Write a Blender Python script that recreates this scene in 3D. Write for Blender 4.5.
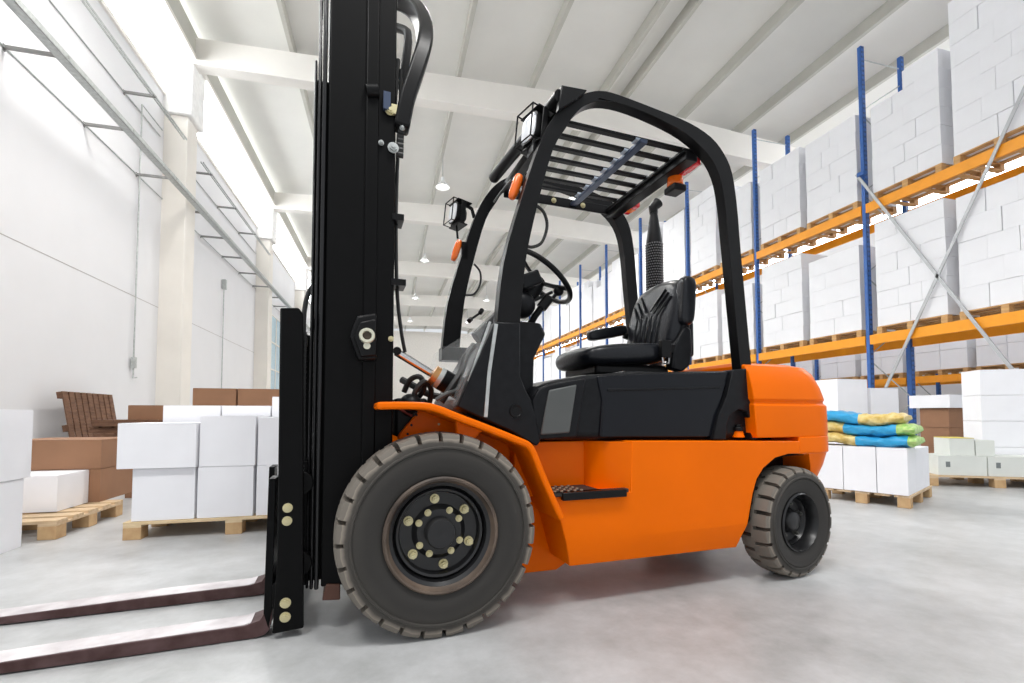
import bpy, bmesh, math, random
from mathutils import Vector, Matrix
from mathutils.geometry import tessellate_polygon
for o in list(bpy.data.objects): bpy.data.objects.remove(o)
sc = bpy.context.scene
random.seed(7)
PI = math.pi
# ------------------------------------------------ camera
# world: +Y runs along the hall, +X to the racking, Z up, metres
cam = bpy.data.cameras.new('camera'); co = bpy.data.objects.new('camera', cam)
sc.collection.objects.link(co); sc.camera = co
cam.sensor_width = 36.0; cam.lens = 36.0*470/1024
cam.shift_y = (415-470*math.tan(math.radians(2.4))-341.5)/1024
co.location = (0, 0, 0.79)
co.rotation_euler = (math.radians(92.4), 0, math.radians(-14.9))
cam.clip_end = 300
# ------------------------------------------------ sky, sun, exposure
w = bpy.data.worlds.new('daylight'); sc.world = w; w.use_nodes = True
bg = w.node_tree.nodes['Background']; bg.inputs[0].default_value = (0.93, 0.96, 1.0, 1); bg.inputs[1].default_value = 0.55
sc.view_settings.view_transform = 'Standard'; sc.view_settings.look = 'None'
sc.view_settings.gamma = 1; sc.view_settings.use_curve_mapping = False
sc.view_settings.exposure = 0.55
LAMP_POWER = 480

# ------------------------------------------------ materials
MATS = {}
def mat(name, col, rough=0.6, metal=0.0, var=0.06, scale=8.0, bump=0.0, coat=0.0, col2=None, emit=None, trans=0.0, alpha=1.0, stretch=None, spec=0.5):
    if name in MATS: return MATS[name]
    m = bpy.data.materials.new(name); m.use_nodes = True; nt = m.node_tree; b = nt.nodes['Principled BSDF']
    tc = nt.nodes.new('ShaderNodeTexCoord'); nz = nt.nodes.new('ShaderNodeTexNoise'); nz.inputs['Scale'].default_value = scale
    nz.inputs['Detail'].default_value = 5
    src = tc.outputs['Object']
    if stretch:
        mp = nt.nodes.new('ShaderNodeMapping'); mp.inputs['Scale'].default_value = stretch
        nt.links.new(src, mp.inputs[0]); src = mp.outputs[0]
    nt.links.new(src, nz.inputs['Vector'])
    rp = nt.nodes.new('ShaderNodeValToRGB'); rp.color_ramp.elements[0].position = 0.3; rp.color_ramp.elements[1].position = 0.7
    c2 = col2 if col2 else tuple(min(1, c*(1+var)) for c in col); c1 = col if col2 else tuple(c*(1-var) for c in col)
    rp.color_ramp.elements[0].color = (*c1, 1); rp.color_ramp.elements[1].color = (*c2, 1)
    nt.links.new(nz.outputs['Fac'], rp.inputs[0]); nt.links.new(rp.outputs[0], b.inputs['Base Color'])
    b.inputs['Roughness'].default_value = rough; b.inputs['Metallic'].default_value = metal
    b.inputs['Specular IOR Level'].default_value = spec; b.inputs['Coat Weight'].default_value = coat; b.inputs['Coat Roughness'].default_value = 0.12
    b.inputs['Transmission Weight'].default_value = trans; b.inputs['Alpha'].default_value = alpha
    if bump:
        bp = nt.nodes.new('ShaderNodeBump'); bp.inputs['Strength'].default_value = bump; bp.inputs['Distance'].default_value = 0.01
        nt.links.new(nz.outputs['Fac'], bp.inputs['Height']); nt.links.new(bp.outputs[0], b.inputs['Normal'])
    if emit:
        b.inputs['Emission Color'].default_value = (*emit[0], 1); b.inputs['Emission Strength'].default_value = emit[1]
    MATS[name] = m; return m
def slots(m):
    nt = m.node_tree; b = nt.nodes['Principled BSDF']; N = nt.nodes.new; L = nt.links.new
    tc = N('ShaderNodeTexCoord'); sp = N('ShaderNodeSeparateXYZ'); L(tc.outputs['Object'], sp.inputs[0])
    def mt(op, a, b_=None, c=None):
        n_ = N('ShaderNodeMath'); n_.operation = op
        for i, v in enumerate((a, b_, c)):
            if v is None: continue
            if isinstance(v, (int, float)): n_.inputs[i].default_value = v
            else: L(v, n_.inputs[i])
        return n_.outputs[0]
    x = mt('MINIMUM', mt('ABSOLUTE', sp.outputs[0]), mt('ABSOLUTE', mt('SUBTRACT', sp.outputs[0], 1.10)))
    mx = mt('LESS_THAN', mt('ABSOLUTE', mt('SUBTRACT', x, .018)), .008)
    mz = mt('LESS_THAN', mt('FRACT', mt('DIVIDE', sp.outputs[2], .1)), .42)
    k = mt('MULTIPLY', mx, mz); mix = N('ShaderNodeMix'); mix.data_type = 'RGBA'
    src = b.inputs['Base Color'].links[0].from_socket; L(k, mix.inputs['Factor']); L(src, mix.inputs['A']); mix.inputs['B'].default_value = (.012, .014, .02, 1)
    L(mix.outputs['Result'], b.inputs['Base Color'])
ORANGE = mat('orange_paint', (0.88, 0.155, 0.0), 0.30, var=0.04, scale=3, coat=0.08, spec=.06)
BLACK = mat('black_paint', (0.006, 0.006, 0.0065), 0.34, var=0.2, scale=12, spec=.18)
MASTB = mat('mast_black', (0.002, 0.002, 0.0022), 0.42, var=0.2, scale=9, spec=.12)
PLAST = mat('black_plastic', (0.009, 0.0095, 0.011), 0.36, var=0.2, scale=30, bump=0.05, spec=.16)
VINYL = mat('black_vinyl', (0.008, 0.009, 0.012), 0.28, var=0.15, scale=60, bump=0.12, spec=.35)
RUB = mat('hose_rubber', (0.014, 0.014, 0.014), 0.5)
STEEL = mat('bare_steel', (0.62, 0.62, 0.62), 0.25, 1.0)
ZINC = mat('yellow_zinc', (0.62, 0.56, 0.34), 0.4, 0.6)
GREYP = mat('grey_panel', (0.085, 0.09, 0.088), 0.4, spec=.35)
BLUEST = mat('blue_grey_steel', (0.05, 0.07, 0.12), 0.35, 0.3)
GALV = mat('galvanised', (0.50, 0.52, 0.51), 0.45, 0.6, var=0.15, scale=20)
FORKM = mat('worn_fork_steel', (0.05, 0.018, 0.016), 0.5, 0.2, col2=(0.11, 0.06, 0.06), scale=14, bump=0.2)
FORKT = mat('scuffed_fork_top', (0.50, 0.46, 0.47), 0.5, 0.3, col2=(0.75, 0.72, 0.73), scale=10)
TURN = mat('orange_lens', (0.95, 0.17, 0.01), 0.2, coat=0.5)
REDL = mat('red_lens', (0.75, 0.02, 0.03), 0.2, coat=0.5)
LENS = mat('lamp_lens', (0.85, 0.87, 0.9), 0.08, coat=1.0)
WCART = mat('white_cardboard', (0.90, 0.90, 0.93), 0.75, var=0.02, scale=5)
BCART = mat('brown_cardboard', (0.30, 0.155, 0.085), 0.8, var=0.08, scale=4)
GCART = mat('grey_white_cardboard', (0.70, 0.72, 0.68), 0.75, var=0.04, scale=4)
PINE = mat('pale_pine', (0.55, 0.38, 0.22), 0.75, col2=(0.72, 0.55, 0.36), scale=6, stretch=(1, 6, 6), bump=0.1)
BLKW = mat('pine_block', (0.48, 0.29, 0.14), 0.75, col2=(0.62, 0.42, 0.22), scale=14)
OLDW = mat('weathered_wood', (0.10, 0.045, 0.025), 0.8, col2=(0.20, 0.10, 0.055), scale=6, stretch=(1, 5, 5), bump=0.1)
YBEAM = mat('yellow_orange_beam', (0.95, 0.36, 0.01), 0.45, var=0.04)
BLUE = mat('blue_upright', (0.035, 0.13, 0.42), 0.45, var=0.1); slots(BLUE)
WALLM = mat('wall_plaster', (0.76, 0.755, 0.765), 0.85, var=0.015, scale=1.2)
COLM = mat('column_concrete', (0.80, 0.76, 0.70), 0.85, var=0.03, scale=1.5)
CEILM = mat('ceiling_panel', (0.80, 0.79, 0.75), 0.8, var=0.03, scale=0.8)
GIRD = mat('girder_paint', (0.84, 0.81, 0.76), 0.7, var=0.03, scale=1)
PURL = mat('purlin_paint', (0.52, 0.51, 0.46), 0.7, var=0.05, scale=2)
GLAZ = mat('clerestory_glazing', (0.9, 0.93, 0.97), 0.3, emit=((0.93, 0.96, 1.0), 6.5))
BLUEGL = mat('bluish_glazing', (0.45, 0.6, 0.68), 0.3)
BAGB = mat('blue_sack_film', (0.03, 0.33, 0.62), 0.35, var=0.15, scale=9, bump=0.4)
BAGY = mat('yellow_sack_print', (0.55, 0.36, 0.06), 0.4, col2=(0.80, 0.66, 0.30), scale=22, bump=0.4)
BAGG = mat('green_sack_print', (0.25, 0.55, 0.10), 0.4, col2=(0.6, 0.75, 0.3), scale=30, bump=0.3)
TAPE = mat('paper_tape', (0.60, 0.58, 0.55), 0.6)
SLIT = mat('dark_slot', (0.02, 0.022, 0.03), 0.8)
FILM = mat('clear_polycarbonate', (0.8, 0.84, 0.84), 0.12, trans=0.0, alpha=0.16)
PRINT = mat('grey_print', (0.18, 0.2, 0.2), 0.7)

def tyre_mat():
    m = bpy.data.materials.new('dusty_tyre_rubber'); m.use_nodes = True; nt = m.node_tree; b = nt.nodes['Principled BSDF']
    tc = nt.nodes.new('ShaderNodeTexCoord'); nz = nt.nodes.new('ShaderNodeTexNoise'); nz.inputs['Scale'].default_value = 9; nz.inputs['Detail'].default_value = 8
    nt.links.new(tc.outputs['Object'], nz.inputs['Vector'])
    # dust sits on the tread band: distance from the axle (object y axis)
    sp = nt.nodes.new('ShaderNodeSeparateXYZ'); nt.links.new(tc.outputs['Object'], sp.inputs[0])
    cb = nt.nodes.new('ShaderNodeCombineXYZ'); nt.links.new(sp.outputs[0], cb.inputs[0]); nt.links.new(sp.outputs[2], cb.inputs[1])
    ln = nt.nodes.new('ShaderNodeVectorMath'); ln.operation = 'LENGTH'; nt.links.new(cb.outputs[0], ln.inputs[0])
    at = nt.nodes.new('ShaderNodeAttribute'); at.attribute_type = 'OBJECT'; at.attribute_name = '["tyre_radius"]'
    dv = nt.nodes.new('ShaderNodeMath'); dv.operation = 'DIVIDE'; nt.links.new(ln.outputs['Value'], dv.inputs[0]); nt.links.new(at.outputs['Fac'], dv.inputs[1])
    ad = nt.nodes.new('ShaderNodeMath'); ad.operation = 'MULTIPLY_ADD'; ad.inputs[1].default_value = 0.10
    nt.links.new(nz.outputs['Fac'], ad.inputs[0]); nt.links.new(dv.outputs[0], ad.inputs[2])
    rp = nt.nodes.new('ShaderNodeValToRGB'); e = rp.color_ramp.elements
    e[0].position = 0.50; e[0].color = (0.085, 0.072, 0.06, 1); e[1].position = 1.06; e[1].color = (0.30, 0.26, 0.215, 1)
    for p, c in ((0.60, (0.030, 0.0275, 0.0245)), (0.78, (0.026, 0.0235, 0.021)), (0.90, (0.042, 0.038, 0.033)), (0.955, (0.062, 0.055, 0.047)), (1.02, (0.17, 0.15, 0.125))):
        k = e.new(p); k.color = (*c, 1)
    nt.links.new(ad.outputs[0], rp.inputs[0]); nt.links.new(rp.outputs[0], b.inputs['Base Color'])
    b.inputs['Roughness'].default_value = 0.75
    bp = nt.nodes.new('ShaderNodeBump'); bp.inputs['Strength'].default_value = 0.15; nt.links.new(nz.outputs['Fac'], bp.inputs['Height']); nt.links.new(bp.outputs[0], b.inputs['Normal'])
    return m
TYRE = tyre_mat()
def floor_mat():
    m = bpy.data.materials.new('polished_concrete'); m.use_nodes = True; nt = m.node_tree; b = nt.nodes['Principled BSDF']
    tc = nt.nodes.new('ShaderNodeTexCoord')
    def nz(s, d=6, r=0.6):
        n = nt.nodes.new('ShaderNodeTexNoise'); n.inputs['Scale'].default_value = s; n.inputs['Detail'].default_value = d; n.inputs['Roughness'].default_value = r
        nt.links.new(tc.outputs['Object'], n.inputs['Vector']); return n
    a, c, d = nz(0.9), nz(5.5, 10, .7), nz(60, 3)
    mx = nt.nodes.new('ShaderNodeMath'); mx.operation = 'MULTIPLY_ADD'; mx.inputs[1].default_value = 0.55
    nt.links.new(a.outputs['Fac'], mx.inputs[0]); m2 = nt.nodes.new('ShaderNodeMath'); m2.operation = 'MULTIPLY'; m2.inputs[1].default_value = 0.45
    nt.links.new(c.outputs['Fac'], m2.inputs[0]); nt.links.new(m2.outputs[0], mx.inputs[2])
    rp = nt.nodes.new('ShaderNodeValToRGB'); e = rp.color_ramp.elements
    e[0].position = 0.36; e[0].color = (0.33, 0.335, 0.33, 1); e[1].position = 0.62; e[1].color = (0.56, 0.565, 0.57, 1)
    nt.links.new(mx.outputs[0], rp.inputs[0]); nt.links.new(rp.outputs[0], b.inputs['Base Color'])
    r2 = nt.nodes.new('ShaderNodeMapRange'); r2.inputs[3].default_value = 0.22; r2.inputs[4].default_value = 0.5
    nt.links.new(c.outputs['Fac'], r2.inputs[0]); nt.links.new(r2.outputs[0], b.inputs['Roughness'])
    bp = nt.nodes.new('ShaderNodeBump'); bp.inputs['Strength'].default_value = 0.06; bp.inputs['Distance'].default_value = 0.01
    nt.links.new(d.outputs['Fac'], bp.inputs['Height']); nt.links.new(bp.outputs[0], b.inputs['Normal'])
    return m
FLOORM = floor_mat()

# ------------------------------------------------ helpers
def cat(pts, n=6, closed=False):
    """Catmull-Rom through pts"""
    P = [Vector(p) for p in pts]; out = []; N = len(P)
    rng = range(N if closed else N-1)
    for i in rng:
        p0 = P[(i-1) % N] if (closed or i > 0) else P[0]; p1 = P[i]; p2 = P[(i+1) % N]; p3 = P[(i+2) % N] if (closed or i+2 < N) else P[-1]
        for k in range(n):
            t = k/n
            out.append(0.5*((2*p1)+(p2-p0)*t+(2*p0-5*p1+4*p2-p3)*t*t+(3*p1-p0-3*p2+p3)*t**3))
    if not closed: out.append(P[-1])
    return out
class MB:
    def __init__(s): s.bm = bmesh.new()
    def box(s, lo, hi, M=None):
        c = [(a+b)/2 for a, b in zip(lo, hi)]; d = [abs(b-a) for a, b in zip(lo, hi)]
        m = Matrix.Translation(c) @ Matrix.Diagonal((*d, 1))
        if M is not None: m = M @ m
        bmesh.ops.create_cube(s.bm, size=1, matrix=m); return s
    def cyl(s, p0, p1, r, r2=None, seg=20):
        p0 = Vector(p0); p1 = Vector(p1); d = p1-p0
        m = Matrix.Translation((p0+p1)/2) @ d.to_track_quat('Z', 'Y').to_matrix().to_4x4()
        bmesh.ops.create_cone(s.bm, cap_ends=True, segments=seg, radius1=r, radius2=r if r2 is None else r2, depth=d.length, matrix=m); return s
    def sph(s, c, r, sc_=(1, 1, 1), seg=16):
        bmesh.ops.create_uvsphere(s.bm, u_segments=seg, v_segments=seg//2+2, radius=r, matrix=Matrix.Translation(c) @ Matrix.Diagonal((*sc_, 1))); return s
    def prism(s, pts, y0, y1):
        """closed outline in x-z, extruded from y0 to y1"""
        a = [s.bm.verts.new((p[0], y0, p[1])) for p in pts]; b = [s.bm.verts.new((p[0], y1, p[1])) for p in pts]
        f1 = s.bm.faces.new(a); f2 = s.bm.faces.new(b[::-1]); n = len(pts)
        for i in range(n): s.bm.faces.new((a[(i+1) % n], a[i], b[i], b[(i+1) % n]))
        bmesh.ops.delete(s.bm, geom=[f1, f2], context='FACES_ONLY')
        for t in tessellate_polygon([[Vector((p[0], p[1], 0)) for p in pts]]):
            for vs in (a, b): s.bm.faces.new([vs[i] for i in t])
        return s
    def band(s, path, th, y0, y1):
        """a sheet following a line in x-z, th thick (path = upper side)"""
        P = [Vector((p[0], p[1])) for p in path]; off = []
        for i, p in enumerate(P):
            t = (P[min(i+1, len(P)-1)]-P[max(i-1, 0)]).normalized(); off.append(p+Vector((t.y, -t.x))*th)
        n = len(P); R = []
        for p, q in zip(P, off): R.append([s.bm.verts.new(v) for v in ((p.x, y0, p.y), (p.x, y1, p.y), (q.x, y1, q.y), (q.x, y0, q.y))])
        for i in range(n-1):
            for k in range(4): s.bm.faces.new((R[i][k], R[i+1][k], R[i+1][(k+1) % 4], R[i][(k+1) % 4]))
        s.bm.faces.new(R[0][::-1]); s.bm.faces.new(R[-1]); return s
    def tube(s, path, r, seg=10, closed=False, rect=None):
        P = [Vector(p) for p in path]; n = len(P); R = []; up = None
        for i in range(n):
            a = P[(i-1) % n] if (closed or i > 0) else P[i]; b = P[(i+1) % n] if (closed or i < n-1) else P[i]
            t = (b-a).normalized()
            if up is None: up = t.orthogonal().normalized() if rect is None else (Vector(rect[2])-t*t.dot(Vector(rect[2]))).normalized()
            else: up = (up-t*up.dot(t)).normalized()
            sd = t.cross(up)
            if rect: ring = [P[i]+sd*x*rect[0]/2+up*y*rect[1]/2 for x, y in ((-1, -1), (1, -1), (1, 1), (-1, 1))]
            else:
                rr = r[i] if isinstance(r, (list, tuple)) else r
                ring = [P[i]+(sd*math.cos(2*PI*k/seg)+up*math.sin(2*PI*k/seg))*rr for k in range(seg)]
            R.append([s.bm.verts.new(v) for v in ring])
        m = len(R[0])
        for i in range(n if closed else n-1):
            for k in range(m): s.bm.faces.new((R[i][k], R[i][(k+1) % m], R[(i+1) % n][(k+1) % m], R[(i+1) % n][k]))
        if not closed: s.bm.faces.new(R[0][::-1]); s.bm.faces.new(R[-1])
        return s
    def lathe(s, prof, c, seg=48, close=False, cap=True):
        """prof = (y, r) pairs turned round the y axis at c"""
        R = []
        for y, r in prof: R.append([s.bm.verts.new((c[0]+r*math.cos(2*PI*k/seg), c[1]+y, c[2]+r*math.sin(2*PI*k/seg))) for k in range(seg)])
        n = len(R)
        for i in range(n if close else n-1):
            for k in range(seg): s.bm.faces.new((R[i][k], R[i][(k+1) % seg], R[(i+1) % n][(k+1) % seg], R[(i+1) % n][k]))
        if not close and cap:
            if prof[0][1] > 1e-4: s.bm.faces.new(R[0][::-1])
            if prof[-1][1] > 1e-4: s.bm.faces.new(R[-1])
        return s
    def xf(s, M): bmesh.ops.transform(s.bm, matrix=M, verts=s.bm.verts); return s
    def build(s, name, m, parent=None, bevel=0.0, seg=2, ang=35, sub=0, smooth=True):
        bmesh.ops.remove_doubles(s.bm, verts=s.bm.verts, dist=1e-6)
        bmesh.ops.recalc_face_normals(s.bm, faces=s.bm.faces)
        me = bpy.data.meshes.new(name); s.bm.to_mesh(me); s.bm.free()
        o = bpy.data.objects.new(name, me); sc.collection.objects.link(o); me.materials.append(m)
        if parent is not None: o.parent = parent
        if smooth:
            me.shade_smooth()
            if not sub: me.set_sharp_from_angle(angle=math.radians(ang))
        if bevel:
            b = o.modifiers.new('bevel', 'BEVEL'); b.width = bevel; b.segments = seg; b.limit_method = 'ANGLE'; b.angle_limit = math.radians(38); b.harden_normals = False
        if sub:
            q = o.modifiers.new('sub', 'SUBSURF'); q.levels = sub; q.render_levels = sub
        return o
def tag(o, label=None, cat_=None, group=None, kind=None):
    if label: o['label'] = label
    if cat_: o['category'] = cat_
    if group: o['group'] = group
    if kind: o['kind'] = kind
    return o
def empty(name, loc=(0, 0, 0), rz=0.0):
    o = bpy.data.objects.new(name, None); sc.collection.objects.link(o); o.location = loc; o.rotation_euler = (0, 0, rz); o.empty_display_size = 0.2
    return o
def dup(o, loc=None, rz=None, parent=None):
    c = o.copy(); sc.collection.objects.link(c)
    if parent is not None: c.parent = parent
    for ch in o.children: dup(ch, parent=c)
    if loc is not None: c.location = loc
    if rz is not None: c.rotation_euler = (0, 0, rz)
    return c
def struct(mb, name, m, **k): return tag(mb.build(name, m, **k), kind='structure')

# ================================================ SETTING
WL = -5.0; END = 52.0; XR = 20.0
struct(MB().box((-6.5, -3, -0.2), (17.4, END+1, 0)), 'floor', FLOORM, smooth=False)
struct(MB().box((WL-0.25, 1.5, 0), (WL, END, 8.15)), 'wall_left', WALLM, smooth=False)
struct(MB().box((WL-0.3, END, 0), (17.45, END+0.3, 9.9)), 'wall_end', mat('end_wall', (0.82, 0.78, 0.72), 0.8), smooth=False)
struct(MB().box((17.2, 1.5, 0), (17.45, END, 7.6)), 'wall_right', WALLM, smooth=False)
struct(MB().box((17.35, 1.5, 7.6), (17.45, END, 9.6)), 'added_glow_strip', GLAZ, smooth=False)  # added glowing strip on the hidden side, brightens ceiling and racking
struct(MB().box((WL-0.2, 1.5, 8.15), (WL-0.1, END, 10.3)), 'window_1', GLAZ, smooth=False)
# joint line between the wall panels, thin groove strip standing proud by 2 mm
struct(MB().box((WL-0.01, 1.5, 3.20), (WL+0.004, END, 3.212)), 'trim_1', mat('joint', (0.45, 0.42, 0.4), 0.9), smooth=False)
struct(MB().box((WL-0.05, 1.5, 8.08), (WL+0.05, END, 8.18)), 'trim_2', GIRD, smooth=False)
struct(MB().box((-4.78, 1.5, 9.15), (-4.42, END, 9.75)), 'trim_3', PURL, bevel=0.02)
struct(MB().box((-4.66, 1.5, 9.03), (-4.36, END, 9.13)), 'trim_4', GIRD, bevel=0.01)
def roofz(x): return 9.62+0.037*(x+4.5) if x < 6.3 else 10.02-0.065*(x-6.3)
mb = MB()
for xa, xb in ((-5.4, 6.3), (6.3, 17.4)): mb.prism([(xa, roofz(xa)+.30), (xb, roofz(xb)+.30), (xb, roofz(xb)+.42), (xa, roofz(xa)+.42)], 1.0, END)
struct(mb, 'ceiling', CEILM, smooth=False)
gs = (4.3, 12.2, 20.1, 28.0, 35.9, 43.8)
n = 5
for s_ in gs:                                   # roof girders, one each
    mb = MB()
    for xa, xb in ((-4.6, 6.3), (6.3, 17.3)):
        za, zb = roofz(xa), roofz(xb); da, db = (0.62, 0.86) if xa < 0 else (0.86, 0.70)
        mb.prism([(xa, za-da), (xb, zb-db), (xb, zb), (xa, za)], s_, s_+0.16)
        mb.prism([(xa, za-da-.06), (xb, zb-db-.06), (xb, zb-db+.04), (xa, za-da+.04)], s_-0.09, s_+0.25)
    struct(mb, 'trim_%d' % n, GIRD, smooth=False); n += 1
for x in (-2.35, -0.3, 1.78, 3.85, 5.95, 6.65, 8.7, 10.75, 12.6, 14.8):    # purlins, one each
    z = roofz(x); struct(MB().box((x-.05, 1.2, z), (x+.05, END, z+.30)), 'trim_%d' % n, PURL, smooth=False); n += 1
for s_ in gs:                                   # wall columns; bearing block on top, light put into its paler colour
    struct(MB().box((WL-.1, s_-0.02, 0), (-4.52, s_+0.55, 7.7)), 'trim_%d' % n, COLM, bevel=0.02); n += 1
    struct(MB().box((WL-.1, s_-0.10, 7.7), (-4.42, s_+0.65, 9.1)), 'trim_%d' % n, mat('bearing_block_lit', (0.9, 0.89, 0.87), 0.8), bevel=0.03); n += 1
struct(MB().box((WL+.01, 21.5, 0.4), (WL+.05, 27.2, 5.2)), 'window_2', BLUEGL, smooth=False)
mb = MB()
for k in range(7): mb.box((WL+.05, 21.5+k*.95-.03, .4), (WL+.09, 21.5+k*.95+.03, 5.2))
for k in range(5): mb.box((WL+.05, 21.5, .4+k*1.2-.03), (WL+.09, 27.2, .4+k*1.2+.03))
struct(mb, 'trim_%d' % n, GIRD, smooth=False); n += 1

# cable ladder on the left wall
def ladder(name, label, z, xl, xr, s0, s1, rungs, wide, double, group):
    t = empty(name, (xl, s0, z)); tag(t, label, 'cable tray', group)
    L = s1-s0
    MB().tube([(0.012, 0, 0), (0.012, L, 0)], .012, seg=8).build('thin_rail', GALV, t)
    if double:
        MB().box((xr-xl-.02, 0, -.01), (xr-xl, L, .02)).build('main_rail', GALV, t); MB().box((xr-xl-.07, 0, -.01), (xr-xl-.05, L, .02)).build('main_rail', GALV, t)
    else:
        m_ = MB().box((xr-xl-wide, 0, -.05), (xr-xl, L, -.044)).box((xr-xl-wide, 0, -.05), (xr-xl-wide+.006, L, .04)).box((xr-xl-.006, 0, -.05), (xr-xl, L, .04))
        m_.build('main_rail', GALV, t, smooth=False)
    for r in rungs: MB().box((0, r-s0-.02, -.02), (xr-xl, r-s0+.02, .025)).box((0, r-s0-.02, -.05), (.012, r-s0+.02, .04)).build('bracket', mat('bracket_steel', (0.28, 0.28, 0.27), 0.5, 0.5), t)
    return t
LG = None
ladder('cable_ladder', 'long galvanised cable ladder along the left wall, lower and wider than the others', 5.70, WL, -4.28, 4.0, 40, [4.0, 5.6]+[7.62+1.72*k for k in range(18)], .13, False, LG)
ladder('cable_ladder', 'thin twin-rail cable tray high on the left wall, before the first column', 7.05, WL, -4.46, 4.0, 12.0, [5.4+2.55*k for k in range(3)], .05, True, LG)
ladder('cable_ladder', 'thin twin-rail cable tray high on the left wall beyond the first column', 7.05, WL, -4.46, 13.0, 20.0, [13.6+2.1*k for k in range(3)], .05, True, LG)
# conduits
a = (11.069, 1.533); b_ = (11.311, 7.179)
tag(MB().tube([(-4.94, a[0]+.14, a[1]+.02), (-4.94, a[0], a[1]), (-4.94, a[0], a[1]+.25), (-4.94, a[0], b_[1]), (-4.94, a[0]+.9, b_[1])], .014, seg=8).box((-4.97, a[0]-.04, a[1]+.2), (-4.9, a[0]+.04, a[1]+.42)).build('wall_conduit', GALV), 'thin grey conduit with a hooked foot on the white wall before the first column', 'pipe')
tag(MB().tube([(-4.94, 16.3, 1.6), (-4.94, 16.3, 4.9)], .016, seg=8).box((-4.98, 16.24, 4.7), (-4.88, 16.36, 5.0)).build('wall_conduit', GALV), 'thin grey conduit on the wall between the first and second columns', 'pipe')
# lamps under the roof
def lamp(x, y, label):
    z = roofz(x)-.85
    t = empty('high_bay_lamp', (x, y, z)); tag(t, label, 'lamp', 'high-bay lamps under the roof')
    MB().lathe([(0, .05), (.14, .06), (.17, .09), (.34, .24), (.36, .25), (.36, .235), (.2, .1)], (0, 0, 0), 24).xf(Matrix.Rotation(-PI/2, 4, 'X')).build('lamp_shade', mat('lamp_aluminium', (0.85, 0.86, 0.86), 0.35, 0.2), t)
    MB().sph((0, 0, -.28), .09, (1, 1, 1.3)).build('bulb', mat('bulb_glow', (1, 1, 1), 0.5, emit=((1, .98, .94), 6)), t)
    MB().cyl((0, 0, 0), (0, 0, .86), .012, seg=8).build('hanger', GALV, t)
    L = bpy.data.lights.new('lamp_light', 'SPOT'); L.energy = LAMP_POWER*(1.45 if y < 5 else 1); L.spot_size = math.radians(150); L.spot_blend = .6; L.shadow_soft_size = 0.8; L.color = (1, .985, .96)
    lo = bpy.data.objects.new('lamp_light', L); sc.collection.objects.link(lo); lo.parent = t; lo.location = (0, 0, -.42)
for y, nm in ((-1.0, 'added behind the viewer as fill'), (8, 'nearest row'), (16, 'second row'), (24, 'third row'), (32, 'fourth row'), (40, 'farthest row')):  # row behind the viewer is added to light the truck from the front
    for x, side in ((-2.35, 'left'), (1.78, 'middle'), (6.65, 'right')):
        if y >= 16 and x < 0: continue
        if (y < 5 and x > 5) or (y == 8 and x > 5): continue
        lamp(x, y, 'small white high-bay lamp hanging under the roof, %s, %s' % (nm, side))

# ================================================ FORKLIFT  (local x = towards its tail, y = across, z up)
F = empty('forklift', (0.175, 1.691, 0), math.radians(5.1))
tag(F, 'orange and black counterbalance forklift truck parked on the grey concrete floor', 'forklift')
W = 1.06
def my(y): return W-y
def tyre(name, R, w, rim, nl, depth, frac, loc, rz, cross=.42):
    prof = [(.035, rim-.006), (.016, rim+.004), (.006, rim+.03), (.003, rim+.05), (.0, rim+(R-rim)*.55), (.003, R-depth-.026), (-.0035, R-depth-.023), (-.0035, R-depth-.018), (.003, R-depth-.014),
            (.006, R-.016), (.014, R-.004), (.028, R), (w*.32, R+.003), (w*cross, R+.003), (w*cross+.001, R+.003), (w*.5, R+.003)]
    full = prof+[(w-y, r) for y, r in prof[::-1][1:]]
    angs = []
    for k in range(nl):
        a0 = 2*PI*k/nl; st = 2*PI/nl
        for f, n_, fr in ((0, 0, 0), (.008, 1, 0), (frac, 1, 0), (frac+.008, 0, 0), (.5, 0, 0), (.508, 0, 1), (.5+frac, 0, 1), (.508+frac, 0, 0)):
            angs.append((a0+f*st, n_, fr))
        # extra rounding segments
    b = MB(); R_ = []
    for y, r in full: 
        ring = []
        for a, n1, n2 in angs:
            q = r
            if r > R-depth and ((n1 and y < w*cross+.0005) or (n2 and y > w*(1-cross)-.0005)): q = R-depth
            ring.append(b.bm.verts.new((q*math.cos(a), y, q*math.sin(a))))
        R_.append(ring)
    m = len(angs)
    for i in range(len(R_)-1):
        for k in range(m): b.bm.faces.new((R_[i][k], R_[i][(k+1) % m], R_[i+1][(k+1) % m], R_[i+1][k]))
    o = b.build(name, TYRE, F, ang=30); o.location = loc; o.rotation_euler = (0, 0, rz); o['tyre_radius'] = R
    return o
RIMM = mat('black_wheel_paint', (0.010, 0.010, 0.011), 0.32, var=.3, scale=20)
DUSTR = mat('rusty_dusty_rim', (0.03, 0.022, 0.018), 0.55, col2=(0.16, 0.115, 0.085), scale=7)
def nut(p, r, h, parent, name='wheel_nut', m=ZINC, axis=-1):
    MB().cyl(p, (p[0], p[1]+axis*h*.25, p[2]), r*1.35, seg=16).cyl((p[0], p[1]+axis*h*.25, p[2]), (p[0], p[1]+axis*h, p[2]), r, seg=6).cyl((p[0], p[1]+axis*h, p[2]), (p[0], p[1]+axis*h*1.35, p[2]), r*.5, seg=10).build(name, m, parent)
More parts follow.
